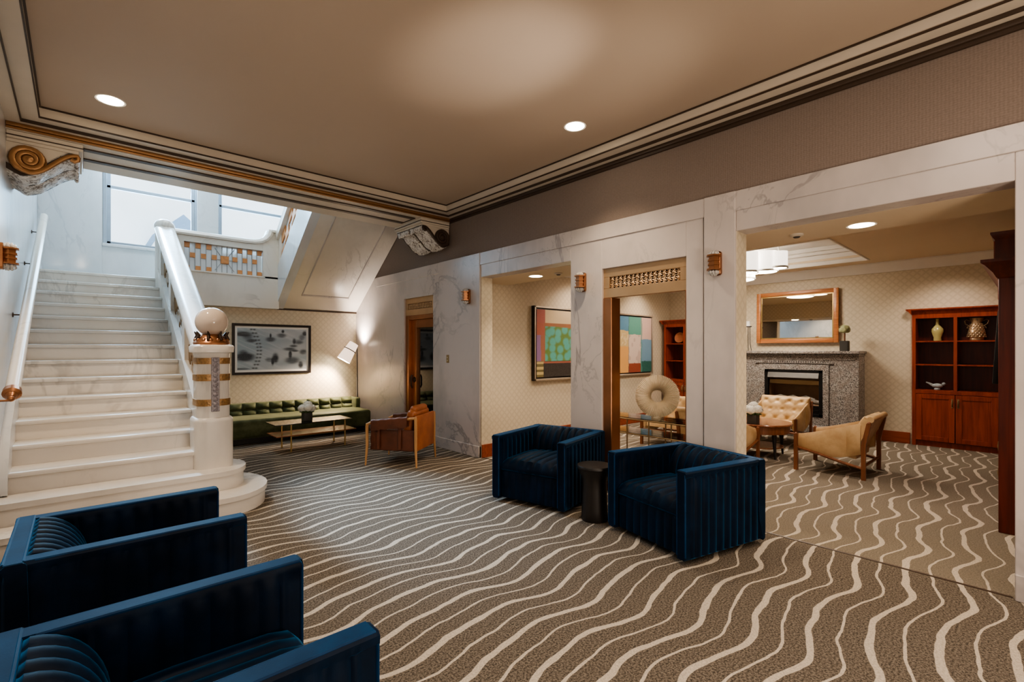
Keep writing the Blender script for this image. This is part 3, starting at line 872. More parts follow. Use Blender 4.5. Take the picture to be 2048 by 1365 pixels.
# ------------------------------------------------------------------ green sofa and coffee table
def sofa():
    t = thing('tufted_sofa', 'long low green velvet tufted sofa along the wallpapered alcove wall', 'sofa', (2.62, 8.82, 0))
    x0, x1 = -1.40, 1.38
    bm = BM(); box(bm, x0, x1, -.30, .40, .0, .10, .004, 1); obj('plinth', bm, M['blackwood'], t)
    bm = BM(); box(bm, x0 - .02, x1 + .06, -.44, .38, .10, .40, .055, 5)
    for v in bm.verts:
        if v.co.z > .37 and v.co.y < .3: v.co.z += .008 * sin(v.co.x * 9)
    obj('seat', bm, M['green'], t)
    bm = BM(); n = 13; W = x1 - x0
    def tuft(u, v):
        a = abs(sin(pi * u * n)) ** .5; b = abs(sin(pi * v * 2)) ** .5
        return .085 * (a * b) ** .85
    def fn(u, v):
        return (x0 + W * u, .26 - tuft(u, v) + .06 * v, .37 + .225 * v)
    vs = grid(bm, fn, n * 10, 24)
    back = [[(x0, .45, .595), (x1, .45, .595)], [(x0, .45, .30), (x1, .45, .30)]]
    box(bm, x0, x1, .33, .45, .15, .588, .012)
    obj('back', bm, M['green'], t)
    for i in range(1, n):
        bm = BM(); sphere(bm, (x0 + W * i / n, .27, .37 + .1125), .012, 8, 6, (1, .6, 1)); obj('button', bm, M['green'], t)
    bm = BM(); box(bm, x1 - .02, x1 + .07, .05, .45, .36, .585, .025, 3); obj('end_return', bm, M['green'], t)
sofa()

def coffee_table():
    t = thing('coffee_table', 'low glass coffee table with slim brass legs before the green sofa', 'table', (2.70, 7.63, 0))
    bm = BM(); box(bm, -.60, .55, -.25, .25, .405, .417, .003, 1); obj('glass_top', bm, M['smokeglass'], t)
    bm = BM(); box(bm, -.58, .62, -.24, .24, .235, .25, .003, 1); obj('shelf', bm, M['tablewood'], t)
    for x in (-.37, .44):
        for y in (-.22, .22):
            bm = BM(); tube(bm, [(x, y, 0), (x, y, .405)], .012, 10); lathe(bm, [(0, .404), (.02, .404), (.02, .400), (0, .400)], 12, (x, y, 0)); obj('leg', bm, M['brass'], t)
    bm = BM()
    for y in (-.22, .22): tube(bm, [(-.37, y, .228), (.44, y, .228)], .006, 6)
    for x in (-.37, .44): tube(bm, [(x, -.22, .228), (x, .22, .228)], .006, 6)
    obj('shelf_rail', bm, M['brass'], t)
coffee_table()

def petals(bm, c, r, n, pr, seed, squash=.85):
    rnd = random.Random(seed)
    for i in range(n):
        a = i * 2.399963; z = 1 - 1.55 * (i + .5) / n
        q = math.sqrt(max(0, 1 - z * z))
        d = Vector((q * cos(a), q * sin(a), z * squash))
        p = Vector(c) + d * r * (1 + rnd.uniform(-.12, .12))
        rot = d.to_track_quat('Z', 'Y').to_matrix().to_4x4() @ Matrix.Rotation(rnd.uniform(0, 6), 4, 'Z')
        lathe(bm, [(0, .2 * pr), (.5 * pr, .18 * pr), (pr, -.1 * pr), (.6 * pr, -.2 * pr)], 6, mat=Matrix.Translation(p) @ rot)

def hydrangea_vase(loc, label, s=1.0, seed=1):
    t = thing('flower_vase', label, 'vase', loc)
    bm = BM(); w = .055 * s
    box(bm, -w, w, -w, w, 0, .11 * s, .006, 2); obj('square_vase', bm, M['darkpot'], t)
    for i, (x, y, z, r) in enumerate(((-.05, .01, .165, .058), (.05, -.02, .16, .056), (0, .05, .17, .055), (.0, -.045, .175, .058), (.01, .0, .21, .055))):
        bm = BM(); petals(bm, (x * s, y * s, z * s), r * s, 60, .017 * s, seed + i); sphere(bm, (x * s, y * s, z * s), r * s * .9, 10, 8); obj('flower_head', bm, M['white_petal'], t)
    bm = BM(); rnd = random.Random(seed)
    for k in range(9):
        a = k * .7; tube(bm, [(0, 0, .10 * s), (.05 * s * cos(a), .05 * s * sin(a), .125 * s), (.095 * s * cos(a), .095 * s * sin(a), .115 * s)], [.006 * s, .022 * s, .003 * s], 5)
    obj('leaves', bm, M['leaf'], t)
hydrangea_vase((2.62, 7.60, .418), 'white hydrangeas in a dark square vase on the glass coffee table', 1.15, 3)

def floor_lamp():
    t = thing('floor_lamp', 'slim black floor lamp with a lit tilted drum shade at the sofa end', 'lamp', (4.10, 9.06, 0))
    bm = BM(); lathe(bm, [(0, 0), (.045, 0), (.045, .012), (.012, .02), (0, .02)], 24); obj('base', bm, M['black'], t)
    bm = BM(); tube(bm, [(0, 0, .01), (-.012, -.01, .8), (-.03, -.03, 1.62)], .009, 8); obj('pole', bm, M['black'], t)
    ax = Vector((.5, -.1, .85)).normalized(); c = Vector((-.222, -.086, 1.47))
    mt = Matrix.Translation(c) @ ax.to_track_quat('Z', 'Y').to_matrix().to_4x4()
    bm = BM(); lathe(bm, [(.13, -.19), (.088, .19), (.084, .19), (.126, -.19)], 32, mat=mt); sh = obj('lamp_shade', bm, M['lamp_linen'], t)
    bm = BM(); lathe(bm, [(0, -.17), (.122, -.17), (.122, -.165), (0, -.165)], 32, mat=mt); obj('diffuser', bm, M['lamp_core'], sh)
    bm = BM(); p = [mt @ Vector((.112 * cos(a), .112 * sin(a), .04)) for a in [2 * pi * i / 24 for i in range(25)]]
    tube(bm, p, .009, 6); tube(bm, [mt @ Vector((.11, 0, .04)), Vector((-.03, -.03, 1.55))], .006, 6); tube(bm, [mt @ Vector((0.02, .11, .04)), Vector((-.03, -.03, 1.6))], .006, 6)
    obj('clamp_ring', bm, M['black'], t)
    l = bpy.data.lights.new('lamp_bulb', 'SPOT'); l.energy = 55; l.color = (1, .86, .76); l.shadow_soft_size = .08; l.spot_size = R(115); l.spot_blend = .9
    lo = bpy.data.objects.new('lamp_bulb', l); lo.parent = t; lo.location = mt @ Vector((0, 0, .21)); lo.rotation_euler = (-ax).to_track_quat('Z', 'Y').to_euler(); COL.objects.link(lo)
    l = bpy.data.lights.new('lamp_bulb', 'SPOT'); l.energy = 105; l.color = (1, .76, .55); l.shadow_soft_size = .08; l.spot_size = R(120); l.spot_blend = .7
    lo = bpy.data.objects.new('lamp_bulb', l); lo.parent = t; lo.location = mt @ Vector((0, 0, -.22)); lo.rotation_euler = ax.to_track_quat('Z', 'Y').to_euler(); COL.objects.link(lo)
floor_lamp()

# ------------------------------------------------------------------ framed pictures (painted on a fine mesh)
def canvas(name, parent, W, Hh, fn, nx=150, nz=110, y=0.0):
    me = bpy.data.meshes.new(name)
    vs = [(-W / 2 + W * i / nx, y, -Hh / 2 + Hh * j / nz) for j in range(nz + 1) for i in range(nx + 1)]
    fs = [(j * (nx + 1) + i, j * (nx + 1) + i + 1, (j + 1) * (nx + 1) + i + 1, (j + 1) * (nx + 1) + i) for j in range(nz) for i in range(nx)]
    me.from_pydata(vs, [], fs); me.update()
    at = me.color_attributes.new('paint', 'FLOAT_COLOR', 'POINT')
    for j in range(nz + 1):
        for i in range(nx + 1):
            c = fn(i / nx, j / nz); at.data[j * (nx + 1) + i].color = (*c, 1)
    me.materials.append(M['canvas'])
    o = bpy.data.objects.new(name, me); COL.objects.link(o); o.parent = parent
    return o
def mixt(a, b, f): return tuple(p + (q - p) * max(0, min(1, f)) for p, q in zip(a, b))
rn = random.Random(5)
NZ = [[rn.random() for _ in range(64)] for _ in range(64)]
def vn(x, y):
    xi, yi = int(math.floor(x)), int(math.floor(y)); fx, fy = x - xi, y - yi
    fx, fy = fx * fx * (3 - 2 * fx), fy * fy * (3 - 2 * fy)
    g = lambda a, b: NZ[a % 64][b % 64]
    return (g(xi, yi) * (1 - fx) + g(xi + 1, yi) * fx) * (1 - fy) + (g(xi, yi + 1) * (1 - fx) + g(xi + 1, yi + 1) * fx) * fy

def frame_parts(t, W, Hh, fw, depth, mat, inner=None):
    bm = BM()
    for a in ((-W / 2, -W / 2 + fw, -Hh / 2, Hh / 2), (W / 2 - fw, W / 2, -Hh / 2, Hh / 2), (-W / 2 + fw, W / 2 - fw, -Hh / 2, -Hh / 2 + fw), (-W / 2 + fw, W / 2 - fw, Hh / 2 - fw, Hh / 2)):
        box(bm, a[0], a[1], -depth, 0, a[2], a[3], .003, 1)
    obj('frame', bm, mat, t)

def street_print(u, v):
    c = mixt((.20, .29, .37), (.50, .53, .57), .25 + .55 * vn(u * 3 + 2, v * 7) + .25 * (u - .4))
    if u < .38: c = mixt(c, (.30, .40, .46), .55 * (1 - u / .38))
    c = mixt(c, (.62, .66, .70), .4 * max(0, vn(u * 4, v * 30 + u * 22) - .55) * 2)
    for cx, cy, rx, ry, k in ((.07, .86, .10, .05, .8), (.14, .80, .06, .07, .6), (.19, .70, .06, .035, .75), (.10, .31, .12, .085, 1), (.08, .42, .05, .05, .6), (.46, .83, .012, .05, .9), (.46, .74, .06, .05, .7),
                              (.64, .94, .018, .035, 1), (.62, .84, .06, .045, .7), (.97, .90, .03, .05, .9), (.93, .80, .04, .06, .6), (.88, .68, .06, .05, .6), (.81, .70, .022, .06, .9), (.80, .58, .05, .03, .7), (.74, .50, .08, .035, .7),
                              (.82, .46, .05, .025, .7), (.75, .36, .022, .09, .95), (.78, .22, .09, .075, .75), (.95, .43, .05, .06, .65), (.91, .10, .032, .075, .95), (.53, .28, .04, .10, .9), (.49, .20, .018, .08, 1), (.44, .24, .05, .05, .5), (.05, .03, .1, .02, .6)):
        d = ((u - cx) / rx) ** 2 + ((v - cy) / ry) ** 2
        c = mixt(c, (.012, .022, .036), 1.25 * k * exp(-d * d * .5) * (.75 + .4 * vn(u * 9, v * 40)))
    for k in range(12):
        f = k / 11; px = .20 + .10 * sin(pi * (f * .85 + .12)); py = .04 + .93 * f
        for dx in (-.022, .022):
            d = ((u - px - dx) / .016) ** 2 + ((v - py) / .018) ** 2
            c = mixt(c, (.02, .025, .03), 1.0 * exp(-d))
        d = ((u - px) / .03) ** 2 + ((v - py) / .006) ** 2
        c = mixt(c, (.03, .03, .04), .8 * exp(-d))
    return c

def pic_street():
    W, Hh = 1.315, .89
    t = thing('framed_print', 'black framed blue and white blurred street print above the green sofa', 'picture', (2.612, YA - .002, 1.52))
    frame_parts(t, W, Hh, .042, .035, M['frameblack'])
    bm = BM(); box(bm, -W / 2 + .03, W / 2 - .03, -.014, -.002, -Hh / 2 + .03, Hh / 2 - .03); obj('mat_board', bm, M['paperwhite'], t)
    canvas('print', t, W - .16, Hh - .16, street_print, 170, 110, -.016)
pic_street()

def paint_green(u, v):
    c = (.68, .55, .34)
    if v < .86 and u > .08: c = (.36, .15, .07)
    if v > .80: c = (.70, .56, .35) if u > .16 else (.46, .12, .09)
    elif v > .74 and u > .14: c = mixt((.22, .13, .05), (.42, .15, .06), vn(u * 8, v * 9))
    if u <= .14 and v <= .80: c = (.46, .12, .07) if v > .62 else (.30, .17, .36) if (u < .07 + .02 * vn(3, v * 9) and v > .24) else (.40, .15, .08)
    if .16 < u and .24 < v < .755 - .05 * max(0, u - .35):
        cell = 9; best = 9; 
        for i in range(-1, 2):
            for j in range(-1, 2):
                ci, cj = math.floor(u * 8) + i, math.floor(v * 8) + j
                px = (ci + .2 + .6 * NZ[ci % 64][cj % 64]) / 8; py = (cj + .2 + .6 * NZ[(ci + 9) % 64][(cj + 5) % 64]) / 8
                best = min(best, math.hypot(u - px, v - py))
        c = mixt((.10, .45, .38), (.13, .25, .05), (best - .045) / .03)
    if .20 < v <= .24 and u > .14: c = (.03, .03, .02) if v > .225 else (.42, .12, .07)
    if v <= .20: c = (.028, .022, .018)
    if u < .13 and v < .24: c = (.55, .44, .20) if int(v * 26) % 2 else (.16, .13, .04)
    return c
def paint_blocks(u, v):
    n = .02 * (vn(u * 14, v * 14) - .5)
    u2, v2 = u + n, v + n
    if u2 < .33:
        c = (.10, .27, .42) if v2 > .76 - .06 * u else (.62, .46, .22) if v2 > .47 else (.72, .38, .12)
        if .47 < v2 < .7 and vn(u * 30, v * 30) > .6: c = (.72, .58, .34)
    elif u2 < .68:
        c = (.10, .33, .26) if v2 > .68 else (.68, .55, .47) if v2 > .16 else (.28, .05, .02)
        if .16 < v2 <= .68 and vn(u * 16, v * 12) > .62: c = (.55, .42, .36)
        if u2 < .345: c = mixt(c, (.04, .09, .10), .6)
    else:
        c = (.66, .47, .40) if v2 > .60 else (.16, .30, .42) if v2 > .20 else (.012, .11, .09)
        if u2 < .72: c = mixt(c, (.08, .26, .22), .7)
    return c
def pic_abstract(x, W, fn, label):
    Hh = 1.24
    t = thing('framed_painting', label, 'picture', (x, LY1 - .002, 1.615), 0, 'abstract paintings on the lounge wall')
    bm = BM(); f = .03
    for a in ((-W / 2, -W / 2 + f, -Hh / 2, Hh / 2), (W / 2 - f, W / 2, -Hh / 2, Hh / 2), (-W / 2, W / 2, -Hh / 2, -Hh / 2 + f), (-W / 2, W / 2, Hh / 2 - f, Hh / 2)): box(bm, a[0], a[1], -.075, 0, a[2], a[3], .003, 1)
    obj('frame', bm, M['silverframe'], t)
    bm = BM(); box(bm, -W / 2 + f, W / 2 - f, -.03, -.01, -Hh / 2 + f, Hh / 2 - f)
    box(bm, -W / 2 - .004, -W / 2 + .002, -.07, 0, -Hh / 2, Hh / 2)
    obj('shadow_gap', bm, M['frameblack'], t)
    bm = BM(); box(bm, -W / 2 + .055, W / 2 - .055, -.062, -.03, -Hh / 2 + .055, Hh / 2 - .055, .004, 1); obj('canvas_edge', bm, M['frameblack'], t)
    canvas('painting', t, W - .11, Hh - .11, fn, 130, 120, -.063)
pic_abstract(6.24, 1.38, paint_green, 'framed abstract painting of a green cracked square behind the marble pillar')
pic_abstract(8.43, 1.36, paint_blocks, 'framed abstract painting in blue, orange and white blocks beyond the bronze doorway')

# ------------------------------------------------------------------ wall sconces, switch, downlights
def sconce(loc, label, rot=0, first=None):
    if first is not None: return dup(first, label, loc, rot)
    t = thing('wall_sconce', label, 'sconce', loc, rot, 'bronze wall sconces')
    bm = BM()   # projects along -X
    box(bm, -.025, 0, -.05, .05, -.105, .105, .022, 3); obj('backplate', bm, M['bronze'], t)
    bm = BM()
    for z, r, h in ((-.062, .064, .012), (-.05, .044, .03), (-.02, .053, .014), (-.006, .043, .022), (.016, .053, .014), (.03, .044, .028), (.058, .064, .012)):
        mt = Matrix.Translation((-.055, 0, z)) @ Matrix.Rotation(pi / 6, 4, 'Z')
        lathe(bm, [(0, 0), (r, 0), (r, h), (0, h)], 6, mat=mt)
    obj('body', bm, M['bronze'], t)
    for s, nm in ((1, 'top_crystal'), (-1, 'bottom_crystal')):
        bm = BM()
        for i in range(9):
            a = 2 * pi * i / 9; sphere(bm, (-.055 + .034 * cos(a), .034 * sin(a), s * .082), .012, 8, 6, (1, 1, 1.5))
        for i in range(5):
            a = 2 * pi * i / 5; sphere(bm, (-.055 + .018 * cos(a), .018 * sin(a), s * .096), .011, 8, 6, (1, 1, 1.5))
        obj(nm, bm, M['crystal'], t)
    return t
sc0 = sconce((XR - .02, 1.915, 2.257), 'bronze wall sconce on the pillar right of the bronze doorway')
sconce((XR, 3.43, 2.254), 'bronze wall sconce on the pillar left of the bronze doorway', 0, sc0)
sconce((XR - .02, 5.51, 2.268), 'bronze wall sconce on the marble between the lift door and the wide niche', 0, sc0)
sconce((XL, 5.55, 2.25), 'bronze wall sconce on the left marble wall above the stair handrail', 180, sc0)

def switch():
    t = thing('call_plate', 'small brass call button plate on the marble right of the lift door', 'switch', (XR - .02, 6.03, 1.37))
    bm = BM(); box(bm, -.006, 0, -.035, .035, -.06, .06, .003, 1); obj('plate', bm, M['brassdull'], t)
    for z in (-.025, .02):
        bm = BM(); lathe(bm, [(0, .010), (.010, .008), (.012, 0)], 12, mat=Matrix.Translation((-.005, 0, z)) @ Matrix.Rotation(-pi / 2, 4, 'Y')); obj('button', bm, M['plastic'], t)
switch()

def downlight(loc, label, r=.085, power=60, first=None, spot=True, size=110):
    if first is None:
        t = thing('recessed_downlight', label, 'light', loc, 0, 'recessed ceiling downlights')
        bm = BM(); lathe(bm, [(r, 0), (r + .018, -.004), (r + .02, 0), (r + .018, .0), (r, .0)], 32); obj('trim_ring', bm, M['white_plaster'], t)
        bm = BM(); lathe(bm, [(0, -.003), (r, -.003), (r, -.001), (0, -.001)], 32); obj('lens', bm, M['downlight'], t)
    else: t = dup(first, label, loc)
    l = bpy.data.lights.new('downlight_beam', 'SPOT'); l.energy = power; l.color = (1, .80, .58); l.spot_size = R(size); l.spot_blend = .8; l.shadow_soft_size = .08
    o = bpy.data.objects.new('downlight_beam', l); o.location = (loc[0], loc[1], loc[2] - .02); COL.objects.link(o)
    return t
dl = downlight((.206, 5.253, ZC), 'lit recessed downlight in the tan ceiling at the stairs end', power=120)
downlight((3.458, 2.94, ZC), 'lit recessed downlight in the tan ceiling near the colonnade', power=85, first=dl)
downlight((4.74, .99, ZO), 'lit recessed downlight in the soffit above the wide opening', power=45, first=dl)
downlight((4.68, 4.68, ZO), 'lit recessed downlight in the soffit before the green painting', power=55, first=dl)
def detector(loc, label, first=None):
    if first: return dup(first, label, loc)
    t = thing('smoke_detector', label, 'detector', loc, 0, 'soffit detectors')
    bm = BM(); lathe(bm, [(.055, 0), (.055, -.012), (.04, -.022), (0, -.022)], 24); obj('housing', bm, M['cream'], t)
    bm = BM(); lathe(bm, [(.03, -.022), (.02, -.032), (0, -.032)], 20); obj('sensor', bm, M['iron'], t)
    return t
d0 = detector((4.69, 1.45, ZO), 'small round detector in the soffit above the wide opening')
detector((4.70, 4.28, ZO), 'small round detector in the soffit before the green painting', d0)

# ------------------------------------------------------------------ console with ring sculpture
def console():
    t = thing('console_table', 'thin metal grid console with glass shelves inside the bronze doorway', 'table', (4.66, 2.86, 0))
    x0, x1, y0, y1 = -.17, .17, -.62, .60
    bm = BM()
    for z in (.745, .585):
        for x in (x0, x1): tube(bm, [(x, y0, z), (x, y1, z)], .0075, 6)
        for y in (y0, y1): tube(bm, [(x0, y, z), (x1, y, z)], .0075, 6)
    obj('rail', bm, M['brassdull'], t)
    for y in (y0, -.32, -.06, .21, y1):
        for x in (x0, x1):
            if x == x1 and y not in (y0, -.06, y1): continue
            bm = BM(); tube(bm, [(x, y, 0), (x, y, .75)], .0075, 6); obj('leg', bm, M['brassdull'], t)
    bm = BM(); box(bm, x0, x1, y0, y1, .752, .762, .002, 1); obj('glass_top', bm, M['glass'], t)
    bm = BM(); box(bm, x0, x1, y0, y1, .592, .600, .002, 1); obj('glass_shelf', bm, M['glass'], t)
console()

def ring_sculpture():
    t = thing('ring_sculpture', 'cream ribbed ring sculpture standing on the glass console', 'sculpture', (4.66, 2.80, 1.002))
    bm = BM(); Rm, rm = .148, .0815; n = 170; mseg = 18; rnd = random.Random(2)
    rots = Matrix.Rotation(R(-57), 4, 'Z')
    loops = []
    for i in range(n):
        a = 2 * pi * i / n; L = []
        k = 1 + (.065 if i % 2 else -.06) + rnd.uniform(-.02, .02)
        for j in range(mseg):
            b = 2 * pi * j / mseg; rr = rm * k
            p = Vector(((Rm + rr * cos(b)) * cos(a), .9 * rr * sin(b), (Rm + rr * cos(b)) * sin(a)))
            L.append(tuple(rots @ p))
        loops.append(L)
    loops.append(loops[0])
    loft(bm, loops, cap=False)
    obj('ring', bm, M['wool'], t, 80)
    bm = BM(); box(bm, -.04, .04, -.03, .03, -.2385, -.205, .004, 1); obj('foot', bm, M['wool'], t)
ring_sculpture()

# ------------------------------------------------------------------ tan sling chairs and round table
def sling_chair(label, loc, rot):
    t = thing('sling_armchair', label, 'armchair', loc, rot, 'tan leather sling chairs')
    hx, hy = .35, .385
    for sx, top in ((1, .45), (-1, .66)):
        for sy in (1, -1):
            bm = BM(); x, y = sx * hx, sy * hy
            loft(bm, [[(x + a * .022 + (0 if z < .4 or sx > 0 else -(z - .4) * .2), y + b * .017, z) for a, b in ((-1, -1), (1, -1), (1, 1), (-1, 1))] for z in (0, .2, .4, top)])
            sphere(bm, (x - (0 if sx > 0 else (top - .4) * .2), y, top), .020, 10, 6)
            obj('leg', bm, M['walnut'], t)
    for sy in (1, -1):
        bm = BM()
        tube(bm, [(hx, sy * hy, .29), (.1, sy * hy, .235), (-.15, sy * hy, .17), (-hx, sy * hy, .13)], .017, 8); obj('side_rail', bm, M['walnut'], t)
        # hanging side cushion
        bm = BM(); loops = []
        for i in range(19):
            f = i / 18; x = hx - .02 - f * (2 * hx - .05)
            top = .455 + .20 * f ** 1.2; bot = .265 - .07 * sin(pi * f) + .02 * f; wdt = .045 * (sin(pi * min(1, f * 1.1 + .12)) ** .5 if f < .8 else 1)
            yc = sy * (hy - .035)
            L = [(x, yc + wdt * cos(a) + sy * .0, (top + bot) / 2 + (top - bot) / 2 * sin(a)) for a in [2 * pi * j / 14 for j in range(14)]]
            loops.append(L)
        loft(bm, loops); obj('side_cushion', bm, M['tan'], t)
    for x, z in ((-hx, .16), (hx, .24)):
        bm = BM(); tube(bm, [(x, -hy, z), (x, hy, z)], .016, 8); obj('cross_rail', bm, M['walnut'], t)
    # tufted seat and back pads
    def pad(c, ux, uz, W, L, th, bulge):
        bm = BM(); nb = 3
        c, ux, uz = Vector(c), Vector(ux).normalized(), Vector(uz).normalized(); uy = Vector((0, 1, 0))
        def H(u, v):
            e = (min(u, 1 - u, .12) / .12) ** .5 * (min(v, 1 - v, .12) / .12) ** .5
            d = 0
            for r in range(3):
                for q in range(4 - (r % 2)):
                    pu = (q + .5 + (.5 if r % 2 else 0)) / 4; pv = (r + .5) / 3
                    d += exp(-(((u - pu) * W) ** 2 + ((v - pv) * L) ** 2) / .0011)
            g = abs(sin((u * 4 + v * 3) * pi)) ** .35 * abs(sin((u * 4 - v * 3) * pi)) ** .35
            return e * (bulge * (.7 + .3 * g) - .032 * min(1, d))
        top = grid(bm, lambda u, v: tuple(c + uy * (u - .5) * W + ux * (v - .5) * L + uz * (th / 2 + H(u, v))), 40, 34)
        bot = grid(bm, lambda u, v: tuple(c + uy * (u - .5) * W + ux * (v - .5) * L - uz * (th / 2)), 40, 34)
        for i in range(40):
            for j in (0, 34): bm.faces.new((top[i][j], top[i + 1][j], bot[i + 1][j], bot[i][j]))
        for j in range(34):
            for i in (0, 40): bm.faces.new((top[i][j], top[i][j + 1], bot[i][j + 1], bot[i][j]))
        return bm
    obj('seat_cushion', pad((.03, 0, .30), (1, 0, .14), (-.14, 0, 1), .62, .60, .08, .045), M['tan'], t, 60)
    obj('back_cushion', pad((-.30, 0, .50), (-.42, 0, 1), (1, 0, .42), .72, .46, .08, .04), M['tan'], t, 60)
    bm = BM(); tube(bm, [(-.41, -.36, .70), (-.41, .36, .70)], .035, 10); obj('top_roll', bm, M['tan'], t)
    return t
sl = sling_chair('tan leather sling chair in the wide opening, its back toward the cherry cabinets', (7.09, 1.73, 0), 90)
dup(sl, 'tan leather sling chair with buttoned back directly in front of the fireplace', (8.38, 2.88, 0), 180)
dup(sl, 'tan leather sling chair half hidden behind the marble pillar', (6.46, 2.96, 0), 0)
dup(sl, 'tan leather sling chair seen under the ring sculpture', (7.05, 3.92, 0), 180)

def round_table():
    t = thing('round_table', 'round polished wood table among the tan chairs', 'table', (7.29, 2.73, 0))
    bm = BM(); lathe(bm, [(0, .44), (.39, .44), (.408, .45), (.412, .465), (.405, .475), (0, .475)], 48); obj('table_top', bm, M['tablewood'], t)
    bm = BM(); lathe(bm, [(.36, .34), (.375, .34), (.38, .44), (.36, .44)], 40); lathe(bm, [(0, .34), (.36, .34), (.36, .35), (0, .35)], 40); obj('apron', bm, M['walnut'], t)
    for a in (233, 323, 53, 143):
        bm = BM(); x, y = .33 * cos(R(a)), .33 * sin(R(a))
        tube(bm, [(x, y, .34), (x * .98, y * .98, .30), (x, y, .2), (x * 1.05, y * 1.05, 0)], [.03, .034, .022, .014], 10); obj('leg', bm, M['blackwood'], t)
    bm = BM(); lathe(bm, [(0, .13), (.30, .13), (.30, .145), (0, .145)], 32); obj('lower_shelf', bm, M['walnut'], t)
round_table()
hydrangea_vase((7.0, 2.71, .476), 'white hydrangeas in a dark square vase on the round wood table', 1.15, 11)

# ------------------------------------------------------------------ fireplace, mirror, mantel pieces
def fireplace():
    t = thing('fireplace', 'grey speckled granite fireplace with a black gas firebox', 'fireplace', (9.5, 0, 0))
    y0, y1, oy0, oy1, oz0, oz1 = 2.02, 4.10, 2.53, 3.47, .34, 1.15
    bm = BM(); d = .39
    for a in ((y0, oy0, .2, 1.40), (oy1, y1, .2, 1.40), (oy0, oy1, .2, oz0), (oy0, oy1, oz1, 1.40)): box(bm, 0, d, *a, .003, 1)
    obj('surround', bm, M['granite'], t)
    bm = BM()
    box(bm, -.022, .02, oy0 - .09, oy0, .2, oz1 + .10, .004, 1); box(bm, -.022, .02, oy1, oy1 + .09, .2, oz1 + .10, .004, 1); box(bm, -.022, .02, oy0, oy1, oz1, oz1 + .10, .004, 1)
    box(bm, -.03, .02, oy0 - .16, oy1 + .16, oz1 + .115, oz1 + .13, .003, 1)
    for i in range(26): box(bm, -.035, .02, oy0 + .0 + i * .037, oy0 + .022 + i * .037, oz1 + .13, oz1 + .155)
    obj('inner_surround', bm, M['granite'], t)
    bm = BM(); box(bm, -.10, d, y0 - .03, y1 + .03, 1.44, 1.487, .006, 2); box(bm, -.03, d, y0 - .01, y1 + .01, 1.40, 1.44, .004, 1); obj('mantel_shelf', bm, M['granite'], t)
    bm = BM(); box(bm, -.012, 0, y0 + .05, y1 - .05, 1.335, 1.40); obj('shadow_frieze', bm, M['granite'], t)
    bm = BM(); box(bm, -.26, d, y0 - .05, y1 + .05, .0, .2, .006, 2); obj('hearth', bm, M['granite'], t)
    bm = BM()
    for a in ((oy0, oy0 + .06, oz0, oz1), (oy1 - .06, oy1, oz0, oz1), (oy0, oy1, oz1 - .05, oz1), (oy0, oy1, oz0, oz0 + .05)): box(bm, -.012, .06, *a, .004, 1)
    fb = obj('firebox_frame', bm, M['black'], t)
    bm = BM(); loft(bm, [[(-.012, y, oz1 - .05), (-.05, y, oz1 - .14), (-.045, y, oz1 - .15), (.01, y, oz1 - .06)] for y in (oy0 + .06, oy1 - .06)]); obj('hood', bm, M['iron'], fb)
    bm = BM()
    for i in range(5): box(bm, -.01, .03, oy0 + .06, oy1 - .06, oz0 + .05 + i * .03, oz0 + .065 + i * .03, .002, 1)
    obj('louvre', bm, M['black'], fb)
    bm = BM()
    box(bm, .33, .35, oy0 + .05, oy1 - .05, oz0, oz1); box(bm, .05, .35, oy0 + .05, oy0 + .06, oz0, oz1); box(bm, .05, .35, oy1 - .06, oy1 - .05, oz0, oz1); box(bm, .05, .35, oy0, oy1, oz0 + .19, oz0 + .2)
    obj('firebox', bm, M['firebrick'], t)
    for i in range(6):
        bm = BM(); y = oy0 + .2 + i * .105; rnd = random.Random(i)
        tube(bm, [(.10 + .05 * (i % 3), y - .14, oz0 + .24 + .035 * (i % 2)), (.15, y, oz0 + .26 + .05 * (i % 2)), (.22 - .03 * (i % 2), y + .15, oz0 + .27)], [.03, .04, .03], 9); obj('log', bm, M['log'], t)
    bm = BM(); box(bm, .04, .06, oy0 + .07, oy1 - .07, oz1 - .26, oz1 - .18, .004, 1); obj('heat_shield', bm, M['brassdull'], t)
fireplace()

def mirror():
    W, Hh = 1.36, .96
    t = thing('wall_mirror', 'copper framed mirror hanging above the granite fireplace', 'mirror', (LX - .04, 3.06, 2.115))
    t.rotation_euler = (0, R(.9), 0)
    bm = BM(); f = .075
    for a in ((-W / 2, -W / 2 + f, -Hh / 2, Hh / 2), (W / 2 - f, W / 2, -Hh / 2, Hh / 2), (-W / 2 + f, W / 2 - f, -Hh / 2, -Hh / 2 + f), (-W / 2 + f, W / 2 - f, Hh / 2 - f, Hh / 2)): box(bm, -.045, 0, *a, .008, 2)
    obj('frame', bm, M['copperframe'], t)
    bm = BM(); g = f + .022
    for a in ((-W / 2 + f, -W / 2 + g, -Hh / 2 + f, Hh / 2 - f), (W / 2 - g, W / 2 - f, -Hh / 2 + f, Hh / 2 - f), (-W / 2 + g, W / 2 - g, -Hh / 2 + f, -Hh / 2 + g), (-W / 2 + g, W / 2 - g, Hh / 2 - g, Hh / 2 - f)): box(bm, -.032, 0, *a, .004, 1)
    obj('inner_bead', bm, M['brass'], t)
    bm = BM(); box(bm, -.02, -.005, -W / 2 + f, W / 2 - f, -Hh / 2 + f, Hh / 2 - f); obj('mirror_glass', bm, M['mirror'], t)
mirror()

